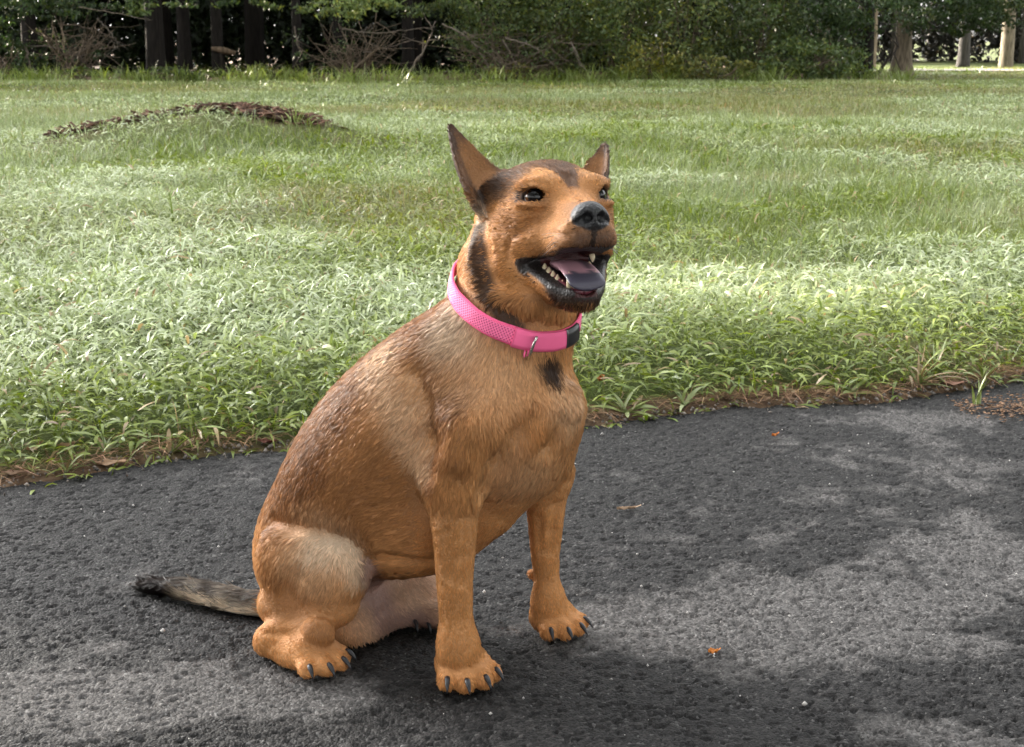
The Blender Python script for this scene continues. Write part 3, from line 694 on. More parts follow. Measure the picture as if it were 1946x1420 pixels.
# ---- soil, bark and roots on the mound
mr_ = empty('soil_mound', (MOUND[0], MOUND[1], 0)); tag(mr_, 'low mound of bare soil, bark and roots in the grass at left', 'mound')
bld = Build(); g = np.random.default_rng(3)
for k in range(900):
    L_ = SOIL[k % 3]; i_ = g.integers(0, len(L_) - 1); t_ = g.random(); (a_0, r_0), (b_0, r_1) = L_[i_], L_[i_ + 1]
    x, y = a_0 + (b_0 - a_0) * t_ + g.normal(0, .5, 2) * r_0 * [1, 1.4]
    z = float(ground_z(np.array([x]), np.array([y]))[0]) + g.uniform(.01, .045); a = g.uniform(-.9, .9); L = g.uniform(.02, .075); c = g.uniform(.35, 1.5)
    d = np.array([math.cos(a), math.sin(a), g.normal(0, .25)]) * L; w = np.array([-math.sin(a), math.cos(a), g.normal(0, .5)]) * L * .16
    p = np.array([x - MOUND[0], y - MOUND[1], z]); up = np.array([0, 0, .006])
    V = np.array([p - d - w, p + d - w, p + d + w, p - d + w, p - d * .8 - w * .8 + up, p + d * .8 - w * .8 + up, p + d * .8 + w * .8 + up, p - d * .8 + w * .8 + up])
    bld.add(V, np.array([(3, 2, 1, 0), (4, 5, 6, 7), (0, 1, 5, 4), (1, 2, 6, 5), (2, 3, 7, 6), (3, 0, 4, 7)]), col=np.array([.15, .085, .058]) * c)
o = bld.make('bark_chips', m_bark, mr_); o['kind'] = 'stuff'
for k in range(9):
    L_ = SOIL[k % 3]; i_ = g.integers(0, len(L_) - 1); a_0, b_0 = L_[i_][0], L_[i_ + 1][0]; o_ = g.normal(0, .05, 2); q = []
    for t in np.linspace(-.1, 1.1, 8):
        xx, yy = a_0 + (b_0 - a_0) * t + o_ + [0, .02 * math.sin(t * 7 + k)]; q.append((xx - MOUND[0], yy - MOUND[1], float(ground_z(np.array([xx]), np.array([yy]))[0]) + .020))
    Build().add(*tube(q, np.linspace(.024, .009, 8), 6), col=np.array([.12, .080, .060])).make('root', m_bark, mr_, True)
# ================================================================== the dog
FUR_COUNT = 330000
# ---- a small implicit-surface modeller: smooth unions of shapes on a grid, one continuous skin out
def axis(segs):
    out = []
    for a, b, d in segs:
        n = max(1, int(round((b - a) / d))); out.append(np.linspace(a, b, n, endpoint=False))
    out.append([segs[-1][1]])
    return np.concatenate(out).astype(np.float32)

GX = axis([(-0.64, -0.40, 0.0035), (-0.40, -0.06, 0.0030), (-0.06, 0.16, 0.0019)])
GY = axis([(1.54, 1.86, 0.0021), (1.86, 2.09, 0.0035)])
GZ = axis([(-0.012, 0.07, 0.0021), (0.07, 0.44, 0.0031), (0.44, 0.73, 0.0019)])
FIELD = np.full((len(GX), len(GY), len(GZ)), 0.2, np.float32)

def sl(ax, a, b):
    i = max(0, np.searchsorted(ax, a) - 1); j = min(len(ax), np.searchsorted(ax, b) + 1)
    return slice(i, max(j, i + 1))

def apply(lo, hi, fn, k, op='u'):
    sx, sy, sz = sl(GX, lo[0] - k - .006, hi[0] + k + .006), sl(GY, lo[1] - k - .006, hi[1] + k + .006), sl(GZ, lo[2] - k - .006, hi[2] + k + .006)
    x = GX[sx][:, None, None]; y = GY[sy][None, :, None]; z = GZ[sz][None, None, :]
    d = fn(x, y, z).astype(np.float32)
    a = FIELD[sx, sy, sz]
    if op == 'u':
        h = np.clip(0.5 + 0.5 * (d - a) / k, 0, 1)
        FIELD[sx, sy, sz] = d * (1 - h) + a * h - k * h * (1 - h)
    else:
        d = -d
        h = np.clip(0.5 - 0.5 * (d - a) / k, 0, 1)
        FIELD[sx, sy, sz] = d * (1 - h) + a * h + k * h * (1 - h)

def cone(a, b, ra, rb, k=0.02, op='u'):
    a = np.asarray(a, np.float32); b = np.asarray(b, np.float32); ba = b - a; L2 = float(ba @ ba) + 1e-12
    def fn(x, y, z):
        h = np.clip(((x - a[0]) * ba[0] + (y - a[1]) * ba[1] + (z - a[2]) * ba[2]) / L2, 0, 1)
        return np.sqrt((x - a[0] - h * ba[0]) ** 2 + (y - a[1] - h * ba[1]) ** 2 + (z - a[2] - h * ba[2]) ** 2) - (ra + (rb - ra) * h)
    lo = np.minimum(a - ra, b - rb); hi = np.maximum(a + ra, b + rb)
    apply(lo, hi, fn, k, op)

def ell(c, r, R=None, k=0.02, op='u'):
    c = np.asarray(c, np.float32); r = np.asarray(r, np.float32)
    M = np.eye(3, dtype=np.float32) if R is None else np.asarray(R, np.float32)   # rows: the axes
    def fn(x, y, z):
        X, Y, Z = x - c[0], y - c[1], z - c[2]
        q = [(M[i, 0] * X + M[i, 1] * Y + M[i, 2] * Z) / r[i] for i in range(3)]
        k0 = np.sqrt(q[0] ** 2 + q[1] ** 2 + q[2] ** 2) + 1e-6
        k1 = np.sqrt((q[0] / r[0]) ** 2 + (q[1] / r[1]) ** 2 + (q[2] / r[2]) ** 2) + 1e-6
        return k0 * (k0 - 1) / k1
    e = np.sqrt(((M * r[:, None]) ** 2).sum(0))
    apply(c - e, c + e, fn, k, op)

def S(px, py, Y, r):                       # a ball: place in the photograph, distance, radius in photograph pixels
    P = at(px, py, Y); return P, r * mpp(P)

def chain(pts, k=0.02):
    q = [S(*p) for p in pts]
    def fn(x, y, z):
        out = None
        for (a, ra), (b, rb) in zip(q[:-1], q[1:]):
            ba = b - a; L2 = float(ba @ ba) + 1e-12
            h = np.clip(((x - a[0]) * ba[0] + (y - a[1]) * ba[1] + (z - a[2]) * ba[2]) / L2, 0, 1)
            d = np.sqrt((x - a[0] - h * ba[0]) ** 2 + (y - a[1] - h * ba[1]) ** 2 + (z - a[2] - h * ba[2]) ** 2) - (ra + (rb - ra) * h)
            if out is None: out = d
            else:
                out = np.minimum(d, out)
        return out
    apply(np.min([a - r for a, r in q], 0), np.max([a + r for a, r in q], 0), fn, k)

FWD = np.array([0.90, -0.44, 0.0]); FWD /= np.linalg.norm(FWD)     # where the body points
NEAR = np.array([FWD[1], -FWD[0], 0.0])                             # its right side, towards the camera
def turned(yaw, pitch=0.0, roll=0.0):
    fw = np.array([math.cos(pitch) * math.cos(yaw), math.cos(pitch) * math.sin(yaw), math.sin(pitch)])
    s = np.cross(fw, [0, 0, 1]); s /= np.linalg.norm(s); u = np.cross(s, fw)
    return np.stack([fw, s * math.cos(roll) + u * math.sin(roll), -s * math.sin(roll) + u * math.cos(roll)])

# ---- trunk
def trunk():
    def b(px, py, Y, rl, rw, rt, up, k):
        P = at(px, py, Y); m = mpp(P)
        R = turned(math.atan2(FWD[1], FWD[0]), up)
        ell(P, np.array([rl, rw, rt]) * m, R, k)
    rib = math.radians(48)
    b(612, 1050, 1.880, 130, 128, 122, rib, 0.03)
    b(668, 950, 1.865, 172, 158, 136, rib, 0.05)
    b(752, 865, 1.835, 195, 178, 172, rib, 0.05)
    b(835, 765, 1.808, 180, 168, 150, rib, 0.05)
    b(935, 800, 1.775, 145, 150, 160, math.radians(62), 0.05)
    b(1010, 760, 1.752, 72, 100, 96, math.radians(70), 0.04)      # breast bone
    chain([(900, 715, 1.80, 128), (972, 612, 1.785, 123), (988, 520, 1.785, 116), (1005, 440, 1.79, 100)], 0.04)
    chain([(985, 880, 1.775, 66), (915, 945, 1.785, 78), (840, 990, 1.80, 70)], 0.04)      # keel of the chest
    b(790, 985, 1.81, 130, 130, 100, math.radians(20), 0.05)       # belly
trunk()
# ---- near foreleg
chain([(905, 720, 1.735, 60), (900, 800, 1.708, 84), (866, 905, 1.690, 60)], 0.022)       # shoulder and upper arm
chain([(862, 900, 1.688, 55), (863, 960, 1.684, 47), (864, 1010, 1.682, 42), (864, 1060, 1.680, 37.5), (864, 1110, 1.680, 34), (866, 1160, 1.680, 32), (868, 1200, 1.679, 31.5), (871, 1240, 1.676, 33)], 0.018)
cone(*[S(828, 915, 1.715, 26)[0], S(846, 985, 1.70, 20)[0]], S(828, 915, 1.70, 26)[1], S(846, 985, 1.70, 18)[1], 0.02)   # elbow
# ---- far foreleg
chain([(1020, 810, 1.80, 75), (1040, 900, 1.838, 48)], 0.03)
chain([(1040, 900, 1.838, 42), (1037, 970, 1.838, 36), (1036, 1050, 1.838, 27), (1039, 1100, 1.838, 23), (1042, 1150, 1.838, 22)], 0.016)
ell(*[S(1012, 1090, 1.850, 9)[0]], np.full(3, 0.0062), None, 0.006)
# ---- paws
CLAWS = []
def paw(px, py, yaw, ankle, size=1.0, spread=1.0):
    c = gnd(px, py); f = np.array([math.cos(yaw), math.sin(yaw), 0]); s = np.array([f[1], -f[0], 0.]); up = np.array([0, 0, 1.])
    z = size
    ell(c + up * 0.020 * z, np.array([0.034, 0.030, 0.021]) * z, np.stack([f, s, up]), 0.012)
    cone(c + up * 0.026 * z, ankle, 0.022 * z, 0.0195 * z, 0.03)
    for fo, so, r, tilt in ((.036, -.0125, .0142, -.12), (.037, .0125, .0142, .12), (.022, -.031, .0128, -.4), (.023, .031, .0128, .4)):
        d = f * math.cos(tilt) + s * math.sin(tilt)
        a = c + f * (fo - .026) * z + s * so * .78 * spread * z + up * 0.026 * z
        m = c + f * fo * z + s * so * spread * z + up * 0.0165 * z
        cone(a, m, .0105 * z, r * .93 * z, 0.006)
        ell(m + d * 0.004 * z - up * 0.003 * z, np.array([.015, .0125, .0125]) * z, np.stack([d, np.cross(up, d), up]), 0.004)
        CLAWS.append((m + d * .0125 * z + up * 0.001 * z, d, z))
paw(877, 1289, math.radians(-66), S(872, 1228, 1.678, 1)[0], 1.0, .9)
paw(1050, 1196, math.radians(-52), S(1043, 1145, 1.838, 1)[0], .92, .9)
paw(592, 1265, math.radians(-42), S(560, 1238, 1.738, 1)[0], 0.98, .88)
# ---- hind leg, near side
def near_hind():
    P = at(588, 1085, 1.775); m = mpp(P)
    ell(P, np.array([112, 62, 96]) * m, turned(math.radians(-22), math.radians(-25)), 0.014)
    P = at(640, 1085, 1.755)
    ell(P, np.array([62, 46, 72]) * m, turned(math.radians(-22), math.radians(-60)), 0.016)
    P = at(552, 1150, 1.790)
    ell(P, np.array([66, 55, 52]) * m, turned(math.radians(-22)), 0.02)
    chain([(640, 1150, 1.760, 40), (575, 1190, 1.752, 34), (520, 1205, 1.752, 25)], 0.012)
    chain([(512, 1222, 1.756, 26), (540, 1233, 1.742, 26), (585, 1243, 1.728, 29)], 0.015)
    ell(S(508, 1218, 1.760, 1)[0], np.array([.018, .016, .020]), None, 0.008)
    ell(S(604, 1203, 1.722, 1)[0], np.array([.0225, .0200, .0218]), turned(math.radians(-22)), 0.005)
near_hind()
# ---- hind leg, far side: inner thigh, shank and foot behind the near foreleg
def far_hind():
    P = at(745, 1130, 1.900); m = mpp(P)
    ell(P, np.array([105, 60, 78]) * m, turned(math.radians(-10), math.radians(-15)), 0.02)
    chain([(700, 1160, 1.86, 45), (790, 1160, 1.875, 34)], 0.02)
    chain([(750, 1170, 1.875, 24), (815, 1180, 1.868, 20)], 0.012)
    ell(gnd(822, 1190) + np.array([0, 0, .018]), np.array([.034, .022, .018]), turned(math.radians(-30)), 0.01)
    c = gnd(822, 1194)
    for s in (-.012, .006, .02):
        d = np.array([math.cos(-.55), math.sin(-.55), 0])
        CLAWS.append((c + np.array([-.012 + s, -.008 - s * .2, .010]), np.array([.35, -.9, 0]), .9))
    ell(at(660, 1180, 1.84), np.array([.06, .06, .04]), None, 0.03)     # under the groin
far_hind()
# ---- tail
TAIL = [(520, 1150, 1.900, 30), (478, 1150, 1.905, 25), (440, 1142, 1.915, 24), (395, 1130, 1.93, 21), (340, 1118, 1.952, 16), (300, 1113, 1.975, 11), (276, 1112, 1.992, 5)]
chain(TAIL, 0.012)

# ---- head, in its own frame (forward, to its right, up)
HEAD_R = turned(math.radians(-69.5), math.radians(10.5), math.radians(0.8))
HEAD_O = np.array([0.0515, 1.76, 0.5845]); HEAD_S = 1.05
def hw(f, s, u): return HEAD_O + HEAD_S * (np.array([f, s, u]) @ HEAD_R)
def hell(c, r, yaw=0.0, pit=0.0, rol=0.0, k=0.02, op='u', both=False):
    for sg in ((1, -1) if both else (1,)):
        y, ro = yaw * sg, rol * sg
        fw = np.array([math.cos(pit) * math.cos(y), math.cos(pit) * math.sin(y), math.sin(pit)])
        sd = np.array([-math.sin(y), math.cos(y), 0.]); up = np.cross(fw, sd); up = up if up[2] > 0 else -up
        sd2 = sd * math.cos(ro) + up * math.sin(ro); up2 = -sd * math.sin(ro) + up * math.cos(ro)
        L = np.stack([fw, sd2, up2]) @ HEAD_R
        ell(hw(c[0], c[1] * sg, c[2]), np.array(r) * HEAD_S, L, k * HEAD_S, op)
def hcone(a, b, ra, rb, k=0.015, op='u', both=False):
    for sg in ((1, -1) if both else (1,)):
        cone(hw(a[0], a[1] * sg, a[2]), hw(b[0], b[1] * sg, b[2]), ra * HEAD_S, rb * HEAD_S, k * HEAD_S, op)
def hlocal(x, y, z):
    X, Y, Z = x - HEAD_O[0], y - HEAD_O[1], z - HEAD_O[2]
    return [(HEAD_R[i, 0] * X + HEAD_R[i, 1] * Y + HEAD_R[i, 2] * Z) / HEAD_S for i in range(3)]

hell((-.018, 0, .014), (.078, .066, .056), k=.03)                          # brain case
hell((-.004, .037, -.012), (.056, .032, .044), yaw=-.1, k=.02, both=True)   # cheek muscle
hell((-.035, .030, -.045), (.05, .035, .045), k=.02, both=True)             # back of the jaw
hell((.040, .028, .033), (.026, .022, .014), yaw=-.2, k=.018, both=True)    # brow
hell((.022, .038, .004), (.030, .016, .014), yaw=-.45, k=.022, both=True)   # cheek bone
hcone((.030, 0, .010), (.098, 0, -.010), .033, .0235, .016)                 # bridge of the nose
hell((.066, .020, -.026), (.048, .0190, .024), yaw=-.14, pit=-.04, k=.012, both=True)   # flews
hell((.094, .0165, -.031), (.0210, .0180, .0195), k=.010, both=True)         # whisker pads
hell((.030, .040, -.026), (.030, .020, .020), yaw=-.35, k=.012, both=True)  # lip fold
# lower jaw
hcone((-.015, .040, -.058), (.064, .016, -.085), .024, .013, .014, both=True)
hell((.036, 0, -.084), (.055, .028, .018), pit=-.30, k=.012)
hell((.073, 0.001, -.088), (.020, .0195, .0125), k=.009)
hcone((.010, .046, -.052), (.058, .025, -.080), .013, .010, .010, both=True)
# the open mouth
def mouth(x, y, z):
    f, s, u = hlocal(x, y, z)
    a = np.abs(s)
    up = -.0470 + .012 * np.clip(1 - (s / .026) ** 2, 0, 1) * np.clip((.085 - f) / .02, 0, 1) + .007 * np.clip((f - .070) / .03, 0, 1)
    lo = -.049 - .0335 * np.clip((f - .026) / .050, 0, 1) ** .8 - .010 * np.clip(1 - (s / .016) ** 2, 0, 1)
    return np.maximum(np.maximum((u - up), (lo - u)), .026 + .10 * np.clip(a - .05, 0, 1) - f) * HEAD_S
b0 = np.min([hw(f, s, u) for f in (.0, .15) for s in (-.075, .075) for u in (-.1, -.03)], 0)
b1 = np.max([hw(f, s, u) for f in (.0, .15) for s in (-.075, .075) for u in (-.1, -.03)], 0)
apply(b0, b1, mouth, 0.0055, 's')
# nose leather
hell((.1095, 0, -.0040), (.0145, .0188, .0152), k=.005)
hell((.1075, .0128, -.0095), (.0122, .0098, .0105), k=.005, both=True)
hell((.1225, .0098, -.0072), (.0105, .0066, .0060), yaw=.5, k=.0030, op='s', both=True)     # nostrils
hcone((.1210, .0120, -.0088), (.1120, .0225, -.0130), .0042, .0020, .003, op='s', both=True)
hcone((.128, 0, -.010), (.119, 0, -.040), .0020, .0018, .003, op='s')
# eye sockets
EYE = (.0392, .0364, .0228)
for sg in (1, -1):
    ec = np.array([.0505, .0425 * sg, .0228]); ex = np.array([math.cos(.55), math.sin(.55) * sg, .06]); ex /= np.linalg.norm(ex)
    ey = np.cross([0, 0, 1.], ex); ey /= np.linalg.norm(ey); ey = ey * sg + np.array([0, 0, -.10]); ey /= np.linalg.norm(ey); ez = np.cross(ex, ey); ez = ez if ez[2] > 0 else -ez
    def lids(x, y, z):
        f, s, u = hlocal(x, y, z); q = [f - ec[0], s - ec[1], u - ec[2]]
        xo = q[0] * ex[0] + q[1] * ex[1] + q[2] * ex[2]; yo = q[0] * ey[0] + q[1] * ey[1] + q[2] * ey[2]; zo = q[0] * ez[0] + q[1] * ez[1] + q[2] * ez[2]
        b_ = np.clip(1 - (yo / .0150) ** 2, -1, 1)
        return np.maximum(np.maximum(zo - .0122 * b_, -zo - .0076 * b_) * .8, np.abs(xo) - .011) * HEAD_S
    pc = hw(*ec); apply(pc - .022, pc + .022, lids, .0025, 's')
hell((.041, .0400, .0385), (.012, .016, .0042), yaw=.45, rol=-.05, k=.010, both=True)   # upper lid
hell((.046, .0430, .0125), (.012, .0165, .0040), yaw=.45, rol=.10, k=.006, both=True)   # lower lid
hcone((.018, .0530, -.022), (.029, .0525, -.046), .0055, .0050, .012, both=True)      # fold at the corner of the mouth
# ears
def ear(base, tip, wdir, w0, lean, cup, sg):
    B, T = np.array(base), np.array(tip); A = T - B; Ln = np.linalg.norm(A); A = A / Ln
    W = np.array(wdir); W = W - A * (W @ A); W /= np.linalg.norm(W); N = np.cross(A, W)
    if N[0] < 0: N = -N
    pts = [B + A * t * Ln + W * w for t in (-.3, 1.15) for w in (-w0 * 1.3, w0 * 1.3)]
    pts = np.array([hw(*(p + N * n)) for p in pts for n in (-.03, .03)])
    def fn(x, y, z):
        f, s, u = hlocal(x, y, z)
        q = [f - B[0], s - B[1], u - B[2]]
        t = (q[0] * A[0] + q[1] * A[1] + q[2] * A[2]) / Ln
        w = q[0] * W[0] + q[1] * W[1] + q[2] * W[2]
        n = q[0] * N[0] + q[1] * N[1] + q[2] * N[2]
        tt = np.clip(t, 0, 1)
        hwid = w0 * (np.clip(1.0 - tt, 0, 1) ** .82) * (1 + .35 * tt * (1 - tt)) + .0022
        w = w - lean * tt * (1 - tt) * 4
        rel = np.clip(np.abs(w) / np.maximum(hwid, .004), 0, 1.3)
        sh = cup * (1 - tt) ** .6 * (rel ** 2 - .55)
        thick = .0026 + .0022 * (1 - tt)
        e = np.maximum(np.abs(n - sh) * .85 - thick, (np.abs(w) - hwid) * .8)
        return np.maximum(e, np.maximum((-t - .25) * Ln, (t - 1.0) * Ln)) * HEAD_S
    apply(pts.min(0), pts.max(0), fn, 0.007, 'u')
EAR_N = dict(base=(-.034, .067, .032), tip=(-.046, .1075, .117), wdir=(.30, .45, -.60), w0=.0295, lean=.005, cup=.017, sg=1)
EAR_F = dict(base=(-.040, -.068, .038), tip=(-.062, -.099, .096), wdir=(.75, -.35, -.30), w0=.020, lean=.002, cup=.017, sg=-1)
ear(**EAR_N); ear(**EAR_F)
hell((-.030, .056, .036), (.024, .020, .020), k=.014, both=True)           # root of the ear

# ---- modelling on the surface: folds, creases and muscle edges
def fval(P):
    i = np.clip(np.searchsorted(GX, P[:, 0]), 0, len(GX) - 1); j = np.clip(np.searchsorted(GY, P[:, 1]), 0, len(GY) - 1); k = np.clip(np.searchsorted(GZ, P[:, 2]), 0, len(GZ) - 1)
    return FIELD[i, j, k]
def hit(px, py):
    ys = np.arange(1.55, 2.06, .001); a = at(px, py, 1.0); o = np.array([0, 0, CAM_H]); P = o + (a - o) * ys[:, None]
    f = fval(P) < 0
    return P[np.argmax(f)] if f.any() else None
def crease(pts, r, k, op='s', off=0.0):
    q = [hit(*p) for p in pts]; q = [p - np.array([0, off, -.3 * off]) for p in q if p is not None]
    for i, (a, b) in enumerate(zip(q[:-1], q[1:])):
        if abs(a[1] - b[1]) > .06: continue
        m = r * mpp(a); cone(a, b, m, m, k, op)
crease([(519, 988), (553, 1002), (609, 1013), (651, 1028), (679, 1053), (693, 1078)], 3.5, .019)
crease([(700, 1066), (735, 1060), (764, 1066), (822, 1070)], 5, .014)
crease([(502, 1202), (535, 1205), (570, 1202)], 2, .007)
crease([(806, 900), (810, 840), (802, 770), (795, 715)], 5, .030)
crease([(918, 935), (945, 880), (985, 828), (1010, 795)], 4, .026); crease([(1070, 800), (1045, 850)], 3, .024)
crease([(1085, 745), (1092, 775)], 9, .02, 'u', .002); crease([(880, 800), (870, 870)], 16, .03, 'u', .000)
crease([(915, 430), (920, 480), (938, 535), (980, 590)], 3, .022); crease([(950, 560), (1000, 580), (1060, 590)], 6, .02, 'u', .001)
crease([(884, 985), (879, 1060), (878, 1110)], 2, .014); crease([(850, 1010), (853, 1100)], 2, .014)
crease([(1057, 960), (1050, 1010), (1046, 1050)], 3, .012); crease([(1024, 985), (1027, 1050)], 3, .010)
crease([(968, 476), (970, 458), (985, 445), (1004, 442)], 1.4, .007)
crease([(1033, 398), (1020, 418), (996, 434)], 2.2, .007); crease([(1050, 440), (1075, 448), (1095, 440)], 1.5, .005)
crease([(1079, 336), (1080, 356)], 2.5, .010); crease([(992, 352), (1010, 345), (1034, 350)], 2, .006)
crease([(560, 1095), (545, 1130), (555, 1165)], 6, .024)
# the soles rest on the road
FIELD[:] = np.maximum(FIELD, (0.0015 - GZ)[None, None, :])

def surface_net(F, gx, gy, gz):
    s = F < 0
    c = np.zeros(tuple(n - 1 for n in F.shape), np.uint8)
    for dx in (0, 1):
        for dy in (0, 1):
            for dz in (0, 1):
                c += s[dx:F.shape[0] - 1 + dx, dy:F.shape[1] - 1 + dy, dz:F.shape[2] - 1 + dz]
    act = (c > 0) & (c < 8)
    I, J, K = np.nonzero(act)
    idx = np.full(act.shape, -1, np.int32); idx[I, J, K] = np.arange(len(I))
    acc = np.zeros((len(I), 3)); cnt = np.zeros(len(I))
    cor = [(a, b, d) for a in (0, 1) for b in (0, 1) for d in (0, 1)]
    for p in cor:
        for ax_ in range(3):
            if p[ax_]: continue
            q = list(p); q[ax_] = 1
            va = F[I + p[0], J + p[1], K + p[2]]; vb = F[I + q[0], J + q[1], K + q[2]]
            m = (va < 0) != (vb < 0)
            t = np.where(m, va / np.where(m, va - vb, 1), 0)
            P = np.stack([gx[I + p[0]], gy[J + p[1]], gz[K + p[2]]], 1).astype(float)
            Q = np.stack([gx[I + q[0]], gy[J + q[1]], gz[K + q[2]]], 1)
            acc += np.where(m[:, None], P + (Q - P) * t[:, None], 0); cnt += m
    V = acc / cnt[:, None]
    faces = []
    for ax_ in range(3):
        a = np.moveaxis(s, ax_, 0)
        ch = a[:-1] != a[1:]
        ch = ch[:, 1:-1, 1:-1]
        X, Y, Z = np.nonzero(ch)
        flip = np.moveaxis(s, ax_, 0)[X, Y + 1, Z + 1]
        id_ = np.moveaxis(idx, ax_, 0)
        q = np.stack([id_[X, Y, Z], id_[X, Y + 1, Z], id_[X, Y + 1, Z + 1], id_[X, Y, Z + 1]], 1)
        if ax_ == 1: flip = ~flip
        q = np.where(flip[:, None], q, q[:, ::-1])
        faces.append(q)
    return V, np.concatenate(faces)

DV, DF = surface_net(FIELD, GX, GY, GZ)
# keep the largest piece, smooth lightly
def smooth_mesh(V, Fq, it, lam=0.5):
    e = np.concatenate([Fq[:, [0, 1]], Fq[:, [1, 2]], Fq[:, [2, 3]], Fq[:, [3, 0]]])
    n = len(V)
    deg = np.bincount(e[:, 0], minlength=n) + np.bincount(e[:, 1], minlength=n)
    for _ in range(it):
        acc = np.stack([np.bincount(e[:, 0], V[e[:, 1], i], n) + np.bincount(e[:, 1], V[e[:, 0], i], n) for i in range(3)], 1)
        V = V + lam * (acc / deg[:, None] - V)
    return V
DV = smooth_mesh(DV, DF, 3)

# ---- coat colours (linear albedo) with some highlights and shade painted in: tan, darker along the back and crown, black streak, pale breast and groin
def sstep(x, a, b):
    t = np.clip((x - a) / (b - a), 0, 1); return t * t * (3 - 2 * t)
def blob(P, px, py, Y, r, soft=0.5):
    c = hit(px, py) if Y < 3 else None
    c = at(px, py, Y) if c is None else c
    R = r * mpp(c)
    d = np.linalg.norm(P - c, axis=1) / R
    return 1 - sstep(d, 1 - soft, 1 + soft)
def streak(P, pts, soft=0.5):
    out = np.zeros(len(P))
    q = []
    for a, b, y, r in pts:
        c = hit(a, b); c = at(a, b, y) if c is None else c; q.append((c, r * mpp(c)))
    for (a, ra), (b, rb) in zip(q[:-1], q[1:]):
        ba = b - a; h = np.clip((P - a) @ ba / (ba @ ba), 0, 1)
        d = np.linalg.norm(P - a - h[:, None] * ba, axis=1) / (ra + (rb - ra) * h)
        out = np.maximum(out, 1 - sstep(d, 1 - soft, 1 + soft))
    return out
def to_head(P): return ((P - HEAD_O) @ HEAD_R.T) / HEAD_S

TAN = np.array([0.60, 0.285, 0.110]); ORANGE = np.array([0.60, 0.262, 0.084]); BROWN = np.array([0.225, 0.092, 0.032])
PALE = np.array([0.74, 0.47, 0.28]); CREAM = np.array([0.80, 0.64, 0.47]); BLACK = np.array([0.016, 0.012, 0.011])
UMBER = np.array([0.075, 0.042, 0.028]); PINK = np.array([0.42, 0.245, 0.205]); GREY = np.array([0.16, 0.12, 0.095])

